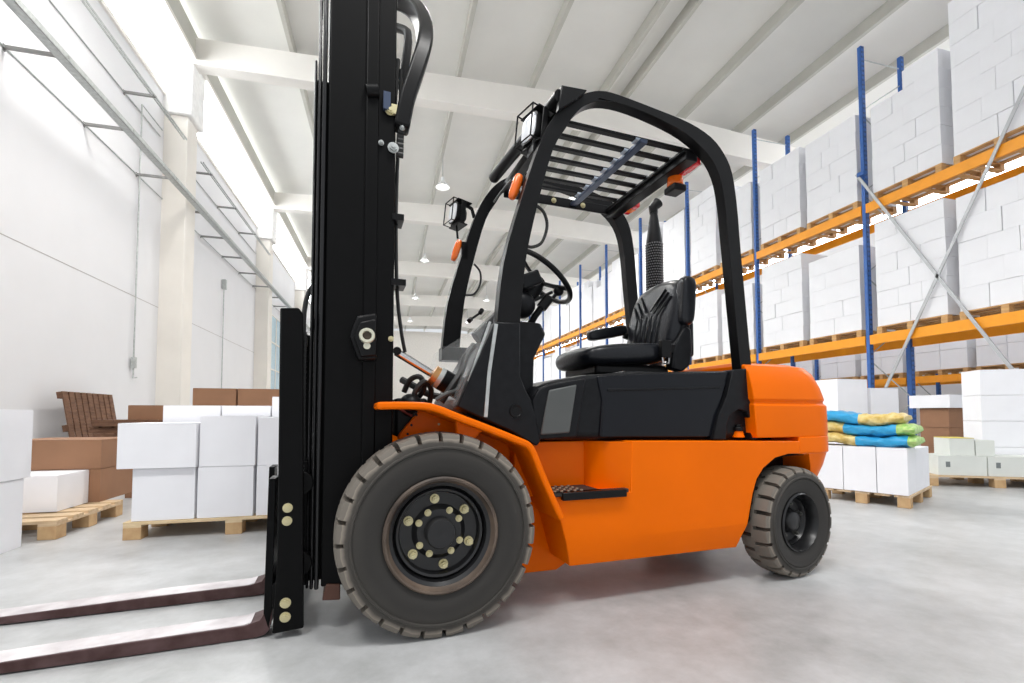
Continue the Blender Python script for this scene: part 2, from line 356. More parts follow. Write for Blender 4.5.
def front_wheel(y, far):
    t = tyre('front_wheel', .362, .20, .205, 28, .030, .20, (.022, y, .362), PI if far else 0)
    MB().lathe([(.036, .205), (.006, .208), (.000, .202), (.002, .195), (.018, .190), (.026, .184), (.17, .182), (.17, .2), (.036, .204)], (0, 0, 0), 64, close=True).build('rim_flange', DUSTR, t)
    MB().lathe([(.024, .1845), (.034, .172), (.058, .166), (.046, .158), (.050, .150), (.074, .143), (.078, .10), (.062, .082), (.060, .060), (.060, .001)], (0, 0, 0), 64, cap=False).build('wheel_disc', RIMM, t)
    MB().lathe([(.062, .056), (.030, .055), (.022, .050), (.020, .02), (.024, .001)], (0, 0, 0), 40).build('hub_cap', mat('hub_black', (0.012, 0.012, 0.013), 0.6), t)
    for k in range(6): a = math.radians(98-60*k); nut((.121*math.cos(a), .076, .121*math.sin(a)), .013, .026, t)
    for k in range(8): a = math.radians(70-45*k+(6 if k % 2 else -6)); nut((.084*math.cos(a), .063, .084*math.sin(a)), .0095, .012, t, 'hub_bolt')
    return t
front_wheel(0, False)
fw = front_wheel(my(0), True)
def rear_wheel(y, far):
    t = tyre('rear_wheel', .265, .165, .140, 22, .026, .24, (1.796, y, .266), (PI if far else 0)+math.radians(7), .46)
    MB().lathe([(.036, .140), (.010, .143), (.004, .136), (.02, .128), (.05, .122), (.13, .12), (.13, .138)], (0, 0, 0), 48, close=True).build('rim_flange', RIMM, t)
    MB().lathe([(.06, .124), (.055, .112), (.075, .10), (.080, .065), (.05, .050), (.040, .044), (.036, .036), (.036, .001)], (0, 0, 0), 48, cap=False).build('wheel_disc', RIMM, t)
    for k in range(5): a = math.radians(90-72*k); nut((.083*math.cos(a), .078, .083*math.sin(a)), .010, .02, t, m=mat('dull_nut', (.12, .12, .11), .5, .5))
    return t
rear_wheel(.018, False); rear_wheel(my(.018), True)

# --- chassis, side tanks
tank = [(0.458, 0.48), (0.839, 0.463), (0.847, 0.679), (1.83, 0.66), (1.828, 0.598), (1.753, 0.599), (1.661, 0.581), (1.589, 0.538), (1.543, 0.485), (1.516, 0.416), (1.482, 0.283), (1.442, 0.166), (0.562, 0.173), (0.505, 0.374)]
def side_tank(far):
    b = MB(); b.prism(tank, .05, .40)
    bmesh.ops.bisect_plane(b.bm, geom=b.bm.verts[:]+b.bm.edges[:]+b.bm.faces[:], plane_co=(0, 0, .275), plane_no=(0, 0, 1))
    for v in b.bm.verts:
        if v.co.z < .274 and v.co.y < .1: v.co.y += (.275-v.co.z)*.30
    if far: b.xf(Matrix.Translation((0, W, 0)) @ Matrix.Scale(-1, 4, (0, 1, 0)))
    return b.build('side_tank', ORANGE, F, bevel=.004, seg=2)
side_tank(False); side_tank(True)
core = [(0.586, 0.666), (1.952, 0.64), (1.884, 0.352), (1.515, 0.329), (0.894, 0.293), (0.675, 0.38)]
x0, z0 = (0.847, 0.679)
MB().box((.40, .36, .20), (1.50, W-.36, z0)).build('chassis_frame', ORANGE, F, bevel=.008)
MB().box((.37, .21, .44), (.86, .40, z0-.004)).build('step_back_panel', ORANGE, F, bevel=.004)
b = MB(); pa = [b.bm.verts.new((x, y, z)) for z in (.455, z0-.004) for x, y in ((.700, .215), (.72, .17), (.845, .052), (.86, .06), (.86, .215))]
for k in range(5): b.bm.faces.new((pa[k], pa[(k+1) % 5], pa[5+(k+1) % 5], pa[5+k]))
b.bm.faces.new(pa[:5][::-1]); b.bm.faces.new(pa[5:]); b.build('step_end_panel', ORANGE, F)
# step tread
xs0 = (0.458, 0.48)[0]; xs1 = (0.824, 0.46)[0]; zs = (0.689, 0.471)[1]
b = MB().box((xs0+.01, .035, zs-.006), (xs1-.13, .205, zs+.010)).box((xs0+.01, .035, zs-.006), (xs1-.005, .07, zs+.010))
TREAD = b.build('step_tread', mat('step_grating', (0.03, 0.025, 0.022), 0.6), F, bevel=.003)
for i in range(5):
    for j in range(4): MB().cyl((xs0+.03+i*.03, .06+j*.04, zs+.006), (xs0+.03+i*.03, .06+j*.04, zs+.015), .008, .006, seg=8).build('tread_stud', mat('worn_stud', (0.30, 0.22, 0.16), 0.5, .3), TREAD)
MB().box((xs0+.05, .025, zs-.022), (xs1-.02, .05, zs+.010)).build('step_lip', BLACK, F, bevel=.004)
# front fender
fp = cat([(-0.207, 0.835), (-0.129, 0.837), (-0.041, 0.835), (0.013, 0.823), (0.079, 0.797), (0.202, 0.751), (0.327, 0.702), (0.368, 0.682), (0.394, 0.643), (0.44, 0.536), (0.513, 0.384)], 4)
fp = [(v.x, v.y) for v in cat([(*p, 0) for p in [(-0.207, 0.835), (-0.129, 0.837), (-0.041, 0.835), (0.013, 0.823), (0.079, 0.797), (0.202, 0.751), (0.327, 0.702), (0.368, 0.682), (0.394, 0.643), (0.44, 0.536), (0.513, 0.384)]], 4)]
for y0, y1 in ((.015, .27), (my(.27), my(.015))):
    MB().band(fp, .026, y0, y1).build('fender', ORANGE, F, bevel=.008, seg=3)
well = [(-0.107, 0.706), (0, 0.835), (0.139, 0.798), (0.423, 0.689), (0.5, 0.621), (0.642, 0.314), (0.686, 0.149), (0.591, 0.097), (0.418, 0.099), (0.193, 0.348), (-0.098, 0.569)]
for y0, y1 in ((.27, .30), (my(.30), my(.27))): MB().prism(well, y0, y1).build('wheel_well_panel', ORANGE, F, bevel=.004)
MB().prism([(0.087, 0.801), (0.186, 0.759), (0.256, 0.731), (0.187, 0.724), (0.123, 0.656), (0.099, 0.656)], .09, .12).build('fender_gusset', ORANGE, F, bevel=.004)
MB().box((-.07, .19, .26), (.10, my(.19), .46)).cyl((.018, .12, .36), (.018, my(.12), .36), .09, seg=24).build('front_axle', BLACK, F, bevel=.01)
MB().box((1.70, .2, .18), (1.82, my(.2), .34)).cyl((1.752, .12, .265), (1.752, my(.12), .265), .05).build('rear_axle', BLACK, F, bevel=.01)
MB().box((1.45, .22, .32), (1.92, my(.22), .70)).build('rear_frame', BLACK, F, bevel=.01)

arc = cat([(*p, 0) for p in [(1.86, .592), (1.753, .592), (1.661, .575), (1.596, .535), (1.550, .483), (1.523, .415), (1.488, .283)]], 4)
MB().band([(v.x, v.y) for v in arc][::-1], .004, .056, .42).prism([(1.48, .28), (1.55, .5), (1.66, .585), (1.92, .592), (1.96, .45), (1.90, .28)], .30, .42).build('arch_shade', mat('arch_shade_black', (.004, .004, .004), .8, spec=.1), F)  # black sheets standing in for the shade inside the orange wheel arch
# --- counterweight
def plan(xf_, xr, y0, r, n_=8):
    y1 = W-y0; o = [(xf_, y0)]
    for k in range(n_+1): a = -PI/2+PI/2*k/n_; o.append((xr-r+r*math.cos(a), y0+r+r*math.sin(a)))
    for k in range(n_+1): a = PI/2*k/n_; o.append((xr-r+r*math.cos(a), y1-r+r*math.sin(a)))
    return o+[(xf_, y1)]
def loft(b, levels):
    R = [[b.bm.verts.new((x, y, z)) for x, y in pl] for z, pl in levels]; n_ = len(R[0])
    for i in range(len(R)-1):
        for k in range(n_): b.bm.faces.new((R[i][k], R[i][(k+1) % n_], R[i+1][(k+1) % n_], R[i+1][k]))
    b.bm.faces.new(R[0][::-1]); b.bm.faces.new(R[-1]); return b
b = MB()
loft(b, [(.590, plan(1.832, 2.135, .065, .17)), (.600, plan(1.832, 2.15, .055, .17)), (.681, plan(1.832, 2.15, .055, .17))])
loft(b, [(.680, plan(1.56, 2.15, .058, .17)), (.70, plan(1.555, 2.15, .055, .17)), (.838, plan(1.545, 2.145, .055, .17)), (.846, plan(1.55, 2.135, .065, .17)), (.858, plan(1.55, 2.13, .065, .17)), (.866, plan(1.54, 2.13, .055, .17)),
         (.93, plan(1.535, 2.105, .06, .17)), (1.00, plan(1.53, 2.07, .075, .17)), (1.035, plan(1.53, 2.035, .10, .16)), (1.052, plan(1.55, 1.99, .15, .16)), (1.058, plan(1.58, 1.90, .22, .15))])
b.build('counterweight', ORANGE, F, ang=28, bevel=.006)
b = MB()
loft(b, [(.455, plan(1.96, 2.08, .10, .12)), (.53, plan(1.93, 2.12, .075, .15)), (.60, plan(1.90, 2.145, .06, .17))])
b.build('counterweight_skirt', ORANGE, F, ang=30)

# --- engine hood
hood = [(0.454, 0.687), (0.432, 0.749), (0.412, 0.831), (0.414, 0.872), (0.437, 0.902), (0.477, 0.923), (0.542, 0.942), (0.661, 0.964), (0.941, 0.986), (1.467, 1.008), (1.602, 1.02), (1.618, 0.666)]
MB().prism(hood, .12, my(.12)).build('engine_hood', PLAST, F, bevel=.035, seg=4)
MB().prism([(0.715, 0.959), (1.455, 1), (1.409, 0.887), (1.343, 0.685), (0.723, 0.695), (0.739, 0.855)], .108, .14).build('hood_side_panel', mat('gloss_black_panel', (0.007, 0.008, 0.011), 0.16, scale=10, spec=.22), F, bevel=.012, seg=3)
MB().prism([(0.764, 0.904), (1.391, 0.928), (1.385, 0.918), (0.764, 0.893)], .104, .12).build('panel_rib', PLAST, F, bevel=.002)
fr_o = [(0.421, 0.688), (0.412, 0.852), (0.439, 0.897), (0.484, 0.917), (0.658, 0.946), (0.613, 0.697)]
MB().prism(fr_o, .105, .13).build('access_door_frame', PLAST, F, bevel=.008, seg=3)
MB().prism([(0.443, 0.708), (0.482, 0.893), (0.61, 0.919), (0.575, 0.715)], .096, .11).build('access_door', GREYP, F, bevel=.006)
MB().box((.87, .15, .93), (1.50, my(.15), .992)).build('hood_top', PLAST, F, bevel=.02, seg=3)
# rear pillar cover with its rounded opening
MB().prism([(1.45, 1.009), (1.57, 1.021), (1.592, 0.668), (1.554, 0.668), (1.556, 0.766), (1.532, 0.805), (1.482, 0.819), (1.432, 0.795), (1.406, 0.742), (1.399, 0.671), (1.321, 0.673), (1.359, 0.79), (1.41, 0.881)], .088, .16).build('rear_pillar_cover', PLAST, F, bevel=.005)
MB().prism([(1.454, 0.668), (1.457, 0.79), (1.54, 0.83), (1.618, 0.805), (1.614, 0.665)], .15, .17).build('opening_back', SLIT, F)
b = MB(); c0 = (1.503, 0.12, 0.682)
b.cyl(c0, (c0[0], c0[1], c0[2]+.03), .03, .022)
b.build('filler_neck', ORANGE, F)
MB().cyl((c0[0], c0[1], c0[2]+.03), (c0[0], c0[1], c0[2]+.05), .028).cyl((c0[0], c0[1], c0[2]+.05), (c0[0], c0[1], c0[2]+.062), .018).build('filler_cap', BLACK, F, bevel=.003)

# --- cowl at the foot of the front pillar
cowl = [(0.248, 1.162), (0.356, 1.165), (0.356, 0.948), (0.379, 0.892), (0.401, 0.857), (0.423, 0.79), (0.445, 0.683), (0.427, 0.663), (0.306, 0.73), (0.21, 0.77), (0.097, 0.821)]
MB().box((.19, my(.20), 1.09), (.42, my(.10), 1.165)).build('pillar_foot', PLAST, F, bevel=.006)
for y0, y1, dx in ((.10, .20, 0),): MB().prism([(p[0]+dx, p[1]) for p in cowl], y0, y1).build('cowl_side_panel', PLAST, F, bevel=.006)
MB().tube([(0.251, 0.098, 1.152), (0.222, 0.098, 0.959), (0.208, 0.098, 0.782)], 0, rect=(.014, .008, (0, 1, 0))).build('cowl_trim_strip', GALV, F)
c0 = (0.336, 0.1, 0.806); MB().lathe([(-.004, .020), (-.006, .022), (-.006, .027), (0, .028), (.004, .028)], c0, 24, close=False).build('cowl_plug', BLACK, F)
MB().prism([(0.423, 1.185), (0.5, 1.133), (0.423, 0.955), (0.394, 0.963), (0.385, 1.167)], .26, .34).build('dash_wing', PLAST, F, bevel=.004)
dash = [(0.263, 1.06), (0.32, 1.156), (0.394, 1.198), (0.5, 1.195), (0.525, 1.148), (0.469, 1.041), (0.464, 0.861), (0.519, 0.719), (0.157, 0.723), (0.143, 0.857)]
MB().prism(dash, .22, my(.22)).build('dashboard', PLAST, F, bevel=.012)
# clear shield between the front pillars
q = [(0.227, 0.13, 1.168), (0.098, 0.13, 0.817), (0.105, 0.93, 0.961), (0.159, 0.93, 1.13)]
b = MB(); vs = [b.bm.verts.new(p) for p in q]; b.bm.faces.new(vs); bmesh.ops.solidify(b.bm, geom=b.bm.faces[:], thickness=.005)
b.build('front_shield', FILM, F)
MB().tube([(0.234, 0.125, 1.164), (0.108, 0.125, 0.817)], 0, rect=(.008, .012, (0, 1, 0))).build('shield_edge_trim', GALV, F)
b = MB().tube([(0.202, 0.3, 1.207), (0.243, 0.3, 1.237)], .005).cyl((0.202, 0.3, 1.207), (0.188, 0.28, 1.194), .010).cyl((0.243, 0.3, 1.237), (0.246, 0.28, 1.246), .010)
b.build('shield_handle', BLACK, F)

# --- overhead guard: two bent side rails, cross members, slats
outer = [(0.261, 1.16), (0.29, 1.411), (0.364, 1.678), (0.442, 1.916), (0.498, 2.041), (0.574, 2.142), (0.662, 2.205), (0.748, 2.239), (0.837, 2.243), (1.046, 2.223), (1.233, 2.199), (1.365, 2.155), (1.445, 2.088), (1.494, 1.999), (1.522, 1.839), (1.541, 1.598), (1.596, 1.004)]
inner = [(1.525, 1.002), (1.468, 1.589), (1.445, 1.832), (1.411, 1.977), (1.339, 2.069), (1.214, 2.14), (1.045, 2.182), (0.868, 2.203), (0.753, 2.193), (0.672, 2.156), (0.613, 2.097), (0.573, 2.031), (0.511, 1.921), (0.444, 1.69), (0.386, 1.431), (0.36, 1.166)]
def smooth2(p, n_=3): return [(v.x, v.y) for v in cat([(*a, 0) for a in p], n_)]
ol = smooth2(outer)+smooth2(inner)
for y0, y1, dx in ((.115, .17, 0), (my(.16), my(.105), -.062)): MB().prism([(p[0]+dx, p[1]) for p in ol], y0, y1).build('guard_side_rail', BLACK, F, bevel=.010, seg=3)
ga = (0.552, 0.1, 2.176); gz = 2.235
MB().tube([(.540, .10, 2.155), (.49, .88, 2.165)], .030, seg=20).build('front_cross_tube', BLACK, F)
MB().prism([(0.538, 2.194), (0.664, 2.203), (0.61, 2.149), (0.524, 2.081)], .085, .115).build('corner_bracket', BLACK, F, bevel=.004)
SZ = 2.118
MB().box((.995, .17, SZ-.032), (1.035, my(.15), SZ-.012)).build('guard_cross_bar', BLUEST, F, bevel=.004)
MB().box((1.26, .17, SZ-.065), (1.33, my(.15), SZ-.012)).box((1.245, .17, SZ-.03), (1.35, my(.15), SZ-.012)).build('guard_cross_bar', BLACK, F, bevel=.004)
MB().box((.55, .17, SZ-.02), (.60, my(.15), SZ+.03)).build('guard_cross_bar', BLACK, F, bevel=.004)
for k in range(7):
    y = .20+k*.098
    s_ = MB().box((.56, y-.016, SZ-.012), (1.34, y+.016, SZ+.002)).build('guard_slat', BLACK, F, bevel=.003)
    for x in (1.012, 1.285): MB().box((x-.035, y-.02, SZ-.018), (x+.005, y+.02, SZ-.006)).build('slat_tab', mat('bluish_tab', (.42, .48, .56), .4), s_, bevel=.002)
b = MB().box((.56, my(.165), SZ-.045), (1.28, my(.15), SZ+.01)); b.build('inner_side_flange', BLACK, F, bevel=.004)
for x in (.88, 1.08): nut((x, my(.165), SZ-.018), .012, .012, F, 'guard_bolt')
# tail lamps and beacon under the rear bar
for p in ((.245), (.76)):
    b = MB().box((1.33, p-.062, SZ-.068), (1.365, p+.062, SZ-.025)); l_ = b.build('tail_lamp', REDL, F, bevel=.006)
    MB().box((1.325, p-.02, SZ-.069), (1.366, p+.03, SZ-.024)).build('reverse_lens', TURN if p > .5 else REDL, l_, bevel=.004)
bc = (1.335, .345, 2.0)
MB().box((bc[0]-.04, bc[1]-.045, 1.972), (bc[0]+.04, bc[1]+.045, 2.008)).tube([(bc[0], bc[1], 2.03), (1.30, .33, 2.09)], .012).build('beacon_base', BLACK, F, bevel=.008)
MB().cyl((bc[0], bc[1], 2.008), (bc[0], bc[1], 2.068), .044, .038, seg=24).build('warning_beacon', TURN, F, bevel=.008)

# --- work lamps and turn signals on the front pillars
def worklamp(c, px):
    c = Vector(c)
    h = MB().lathe([(-.0, .060), (.012, .064), (.045, .056), (.062, .040), (.066, .001)], (0, 0, 0), 4*6)
    h.xf(Matrix.Translation(c) @ Matrix.Rotation(math.radians(-90), 4, 'Z')).build('work_lamp', BLACK, F)
def box_lamp(c, s_=1.0):
    c = Vector(c); w_ = .052*s_; hh = .060*s_
    M = Matrix.Translation(c) @ Matrix.Rotation(math.radians(14), 4, 'Z') @ Matrix.Rotation(math.radians(6), 4, 'Y')
    b = MB(); 
    R = []
    for x, k in ((0, 1), (.02, 1.02), (.055, .86), (.075, .5)):
        ring = []
        for j in range(24):
            a = 2*PI*j/24; n_ = 3.5; cx = abs(math.cos(a))**(2/n_)*(1 if math.cos(a) > 0 else -1); sy = abs(math.sin(a))**(2/n_)*(1 if math.sin(a) > 0 else -1)
            ring.append(b.bm.verts.new((x, cx*w_*k, sy*hh*k)))
        R.append(ring)
    for i in range(3):
        for j in range(24): b.bm.faces.new((R[i][j], R[i][(j+1) % 24], R[i+1][(j+1) % 24], R[i+1][j]))
    b.bm.faces.new(R[0]); b.bm.faces.new(R[-1]); b.xf(M)
    t = b.build('work_lamp', BLACK, F)
    b = MB(); ring = []
    for x, k in ((-.004, .86), (.004, .9)):
        r_ = []
        for j in range(24):
            a = 2*PI*j/24; n_ = 3.5; cx = abs(math.cos(a))**(2/n_)*(1 if math.cos(a) > 0 else -1); sy = abs(math.sin(a))**(2/n_)*(1 if math.sin(a) > 0 else -1)
            r_.append(b.bm.verts.new((x, cx*w_*k, sy*hh*k)))
        ring.append(r_)
    for j in range(24): b.bm.faces.new((ring[0][j], ring[0][(j+1) % 24], ring[1][(j+1) % 24], ring[1][j]))
    b.bm.faces.new(ring[0]); b.bm.faces.new(ring[1]); b.xf(M); b.build('lamp_lens', LENS, t)
    g = [(-.028, -w_, -hh*1.1), (-.028, w_, -hh*1.1), (-.028, w_, hh*1.1), (-.028, -w_, hh*1.1)]
    b = MB(); b.tube(g, .0035*s_, closed=True, seg=6)
    for p in g: b.tube([p, (.02, p[1], p[2])], .003*s_, seg=6)
    b.xf(M).build('lamp_guard', BLACK, t)
    b = MB().box((-.005, -w_*1.2, hh*1.05), (.085, w_*1.2, hh*1.15)).box((.02, -w_*1.2, -hh*1.1), (.05, -w_*1.1, hh*1.15)).box((.02, w_*1.1, -hh*1.1), (.05, w_*1.2, hh*1.15)).box((.01, -w_*1.2, -hh*1.2), (.07, w_*1.2, -hh*1.08))
    b.xf(M).build('lamp_bracket', BLACK, t, bevel=.003)
    return t
box_lamp((.435, .20, 2.05), 1.12); box_lamp((.262, .93, 1.945), .98)
MB().box((.44, .16, 1.93), (.49, .24, 1.99)).tube([(.46, .2, 1.98), (.53, .2, 2.14)], .018).tube([(.45, .17, 1.88), (.45, .17, 2.0)], .008).build('lamp_arm', BLACK, F, bevel=.004)
MB().tube([(.31, .92, 2.01), (.37, .92, 1.98), (.385, .92, 1.93)], 0, rect=(.02, .006, (0, 1, 0))).tube([(.28, .93, 1.90), (.29, .93, 1.80)], .006).build('lamp_arm', BLACK, F)
def turnsig(px, yy, L):
    return None
for p0, p1, r_ in (((0.388, 0.2, 1.823), (0.356, 0.2, 1.729), .024), ((0.296, 0.92, 1.777), (0.264, 0.92, 1.675), .022)):
    a, c = Vector(p0), Vector(p1); d = (c-a)
    t = MB().tube([a-d*.12, a, c, c+d*.12], [r_*.55, r_, r_*.9, r_*.45], seg=16).build('turn_signal', TURN, F, sub=1)
    MB().box((a.x+.012, a.y-.02, c.z), (a.x+.05, a.y+.02, a.z)).build('signal_base', BLACK, t, bevel=.004)
# cable loops behind the pillars
MB().tube(cat([(0.456, 0.16, 1.688), (0.493, 0.17, 1.667), (0.507, 0.17, 1.611), (0.483, 0.17, 1.538), (0.441, 0.17, 1.511), (0.404, 0.16, 1.507)], 5), .007, seg=8).build('cable_loop', RUB, F)
MB().tube(cat([(0.387, 0.93, 1.663), (0.424, 0.93, 1.62), (0.424, 0.93, 1.549), (0.388, 0.93, 1.488), (0.335, 0.93, 1.477)], 5), .006, seg=8).build('cable_loop', RUB, F)
MB().tube(cat([(0.351, 0.2, 1.803), (0.341, 0.25, 1.794), (0.325, 0.3, 1.773), (0.322, 0.35, 1.767)], 5), .004, seg=6).build('signal_wire', GREYP, F)

# --- steering column and wheel
SC = Vector((0.635, 0.53, 1.5)); ax = Vector((.62, -.10, .78)).normalized()
M = Matrix.Translation(SC) @ ax.to_track_quat('Z', 'X').to_matrix().to_4x4()
b = MB(); b.tube([(.185*math.cos(2*PI*k/48), .185*math.sin(2*PI*k/48), 0) for k in range(48)], .0135, seg=12, closed=True).xf(M); sw = b.build('steering_wheel', BLACK, F)
b = MB()
for a in (20, 140, 260):
    a = math.radians(a); b.tube([(.03*math.cos(a), .03*math.sin(a), -.03), (.10*math.cos(a), .10*math.sin(a), -.02), (.183*math.cos(a), .183*math.sin(a), 0)], 0, rect=(.026, .012, (0, 0, 1)))
b.cyl((0, 0, -.05), (0, 0, -.012), .045, .038, seg=24).xf(M).build('wheel_spokes', BLACK, sw, bevel=.003)
kp = Vector((0.696, 0.45, 1.413))
MB().sph(kp, .026).tube([kp, kp-ax*.05], .009).build('spinner_knob', BLACK, sw)
b = MB().tube([SC-ax*.05, SC-ax*.16, SC-ax*.30+Vector((-.02, 0, 0)), SC-ax*.44+Vector((-.05, 0, 0))], [.05, .062, .055, .05], seg=14); b.build('steering_column', PLAST, F)
b = MB().box((-.055, -.06, -.035), (.055, .06, .035), Matrix.Translation((0.521, 0.44, 1.439)) @ Matrix.Rotation(math.radians(-25), 4, 'Y')); b.build('display_pod', PLAST, F, bevel=.012, seg=3)
MB().sph((0.493, 0.45, 1.326), .072, (1, .9, .95)).build('column_shroud', PLAST, F)
MB().tube([(0.619, 0.42, 1.354), (0.567, 0.45, 1.277), (0.539, 0.5, 1.204)], .017, seg=10).cyl((0.629, 0.42, 1.365), (0.591, 0.43, 1.314), .026, seg=14).build('tilt_lever', BLACK, F)
MB().tube([(0.683, 0.5, 1.419), (0.588, 0.5, 1.37), (0.534, 0.5, 1.34)], .009, seg=8).build('direction_lever', BLACK, F)
MB().tube([(0.44, 0.52, 1.513), (0.526, 0.52, 1.43)], .012, seg=8).tube([(0.435, 0.52, 1.447), (0.507, 0.5, 1.383)], .009, seg=8).build('wheel_stalk', BLACK, F)

# --- seat
def pad(name, M, d, m, sub=2, parent=F, puff=.12):
    b = MB(); bmesh.ops.create_grid
    bmesh.ops.create_cube(b.bm, size=1); bmesh.ops.subdivide_edges(b.bm, edges=b.bm.edges[:], cuts=3, use_grid_fill=True)
    for v in b.bm.verts:
        x, y, z = v.co*2
        v.co = Vector((x*(1-puff*.5*(y*y+z*z)*.5), y*(1-puff*.5*(x*x+z*z)*.5), z*(1-puff*(x*x+y*y)*.5)))/2
    b.xf(M @ Matrix.Diagonal((*d, 1))); return b.build(name, m, parent, sub=sub)
T_ = Matrix.Translation
def R_(a, ax_): return Matrix.Rotation(math.radians(a), 4, ax_)
sy = .545
pad('seat_cushion', T_((1.045, sy, 1.10)) @ R_(-5, 'Y'), (.53, .46, .13), VINYL, puff=.30)
MB().box((.86, sy-.18, .985), (1.30, sy+.18, 1.05)).build('seat_base', BLACK, F, bevel=.02)
bk = pad('seat_back', T_((1.355, sy, 1.325)) @ R_(13, 'Y'), (.11, .45, .46), VINYL, puff=.32)
# stitched pleats on the back rest
MBk = T_((1.355, sy, 1.325)) @ R_(13, 'Y')
for k, yy in enumerate((-.09, -.045, 0, .045, .09)):
    b = MB(); b.tube([(-.058, yy, -.19), (-.064, yy, -.08), (-.066, yy, 0)], [.006, .007, .005], seg=8).xf(MBk); b.build('seat_pleat', VINYL, bk)
for sgn in (-1, 1):
    for k in range(3):
        b = MB(); y0 = sgn*(.02+k*.035); y1 = sgn*(.11+k*.028)
        b.tube([(-.064, y0, .03-k*.02), (-.060, (y0+y1)/2, .085-k*.02), (-.054, y1, .145-k*.025)], [.005, .007, .005], seg=8).xf(MBk); b.build('seat_pleat', VINYL, bk)
MB().box((1.385, sy-.19, 1.10), (1.46, sy+.19, 1.30)).build('seat_back_shell', PLAST, F, bevel=.02, seg=3)
pad('armrest', T_((1.375, .325, 1.39)) @ R_(5, 'Y'), (.085, .075, .27), VINYL, puff=.2)
pad('armrest', T_((1.19, .80, 1.287)) @ R_(-12, 'Y'), (.28, .065, .07), VINYL, puff=.25)
MB().tube([(1.30, .79, 1.28), (1.37, .77, 1.25)], .02).build('armrest_pivot', BLACK, F)
MB().tube([(1.375, .325, 1.28), (1.36, .34, 1.20), (1.34, .36, 1.12)], 0, rect=(.05, .03, (0, 1, 0))).prism([(1.27, 1.03), (1.34, 1.015), (1.39, 1.05), (1.405, 1.13), (1.40, 1.24), (1.36, 1.26), (1.32, 1.20), (1.28, 1.13)], .31, .37).build('recliner_cover', PLAST, F, bevel=.012, seg=3)
bx = (1.228, 0.31, 1.112)
MB().box((bx[0]-.03, bx[1]-.015, bx[2]-.03), (bx[0]+.03, bx[1]+.015, bx[2]+.06)).tube([(bx[0], bx[1], bx[2]+.02), (1.36, .32, 1.13)], 0, rect=(.045, .006, (0, 1, 0))).build('belt_buckle', BLACK, F, bevel=.005)
MB().tube([(bx[0]-.02, bx[1]-.005, bx[2]-.03), (bx[0]-.018, bx[1]-.005, bx[2]-.06), (bx[0]+.018, bx[1]-.005, bx[2]-.06), (bx[0]+.02, bx[1]-.005, bx[2]-.03)], .005, seg=6).build('buckle_tongue', STEEL, F)
MB().box((1.045, .70, 1.13), (1.075, .73, 1.165)).build('seat_release_button', REDL, F, bevel=.005)

# --- exhaust stack with perforated guard
ex, ey = 1.585, .86
MB().cyl((ex, ey, 1.0), (ex, ey, 1.90), .040).build('exhaust_pipe', BLACK, F)
b = MB(); rows, cols = 26, 22
b.cyl((ex, ey, 1.45), (ex, ey, 1.915), .050, seg=24)
b.build('exhaust_guard', BLACK, F)
b = MB()
for i in range(rows):
    for j in range(cols):
        a = 2*PI*(j+.5*(i % 2))/cols; z = 1.47+i*.0172
        b.sph((ex+.052*math.cos(a), ey+.052*math.sin(a), z), .0052, seg=6)
b.build('guard_perforation', mat('perforation_grey', (.16, .16, .165), .5), F)
MB().lathe([(0, .054), (.05, .050), (.20, .028), (.22, .025), (.27, .027)], (0, 0, 0), 24).xf(T_((ex, ey, 1.88)) @ R_(90, 'X')).build('exhaust_cone', BLACK, F)
MB().tube([(ex, ey, 2.11), (ex-.005, ey, 2.145), (ex+.03, ey-.005, 2.185)], [.027, .03, .036], seg=16).build('exhaust_outlet', BLACK, F)

# --- mast
def chan(name, x0_, x1_, y0_, y1_, z0_, z1_, far=False, m=MASTB):
    ya, yb = (my(y1_), my(y0_)) if far else (y0_, y1_)
    b = MB().box((x0_, ya, z0_), (x1_, yb, z1_))
    return b.build(name, m, F, bevel=.006)
ZT = 2.95
for far in (False, True):
    chan('outer_mast_channel', -.215, -.135, .205, .30, .13, ZT-.35, far)
    chan('outer_mast_channel_web', -.25, -.20, .200, .235, .13, ZT-.35, far)
    chan('inner_mast_channel', -.385, -.21, .212, .26, .16, ZT, far)
    chan('mast_rail', -.408, -.392, .215, .24, .15, ZT-.05, far, mat('mast_rail_steel', (.01, .01, .011), .25, .2))
    chan('mast_rail', -.424, -.411, .225, .25, .15, 2.42, far, mat('mast_rail_steel', (.01, .01, .011), .25, .2))
    chan('mast_rail', -.438, -.428, .24, .27, .15, 2.16, far, mat('mast_rail_steel', (.01, .01, .011), .25, .2))
    chan('mast_backing', -.436, -.38, .265, .30, .17, 2.1, far)
MB().box((-.30, .30, 1.75), (-.16, my(.30), 1.87)).build('mast_tie_bar', MASTB, F, bevel=.01)
MB().box((-.30, .30, .30), (-.16, my(.30), .50)).build('mast_tie_bar', MASTB, F, bevel=.01)
for far in (0, 1):
    y = .36 if not far else my(.36)
    MB().cyl((-.19, y, .15), (-.19, y, 1.55), .035).build('lift_cylinder', MASTB, F)
    MB().cyl((-.19, y, 1.5), (-.19, y, 2.6), .022).build('lift_rod', STEEL, F)
MB().prism([(-0.366, 0.171), (-0.318, 0.165), (-0.317, 0.11), (-0.379, 0.115)], .2, .34).build('mast_foot', mat('rusty_foot', (.10, .04, .025), .6), F, bevel=.004)
# head arch bending back at the top of the mast
arch = cat([(-0.113, 0.22, 1.937), (-0.09, 0.22, 2.067), (-0.05, 0.23, 2.21), (-0.017, 0.26, 2.348), (-0.009, 0.34, 2.502), (-0.034, 0.45, 2.66), (-0.104, 0.56, 2.776), (-0.209, 0.68, 2.862), (-0.359, 0.8, 2.918)], 6)
MB().tube(arch, 0, rect=(.062, .075, (0, 1, 0))).build('mast_head_arch', BLACK, F, bevel=.01)
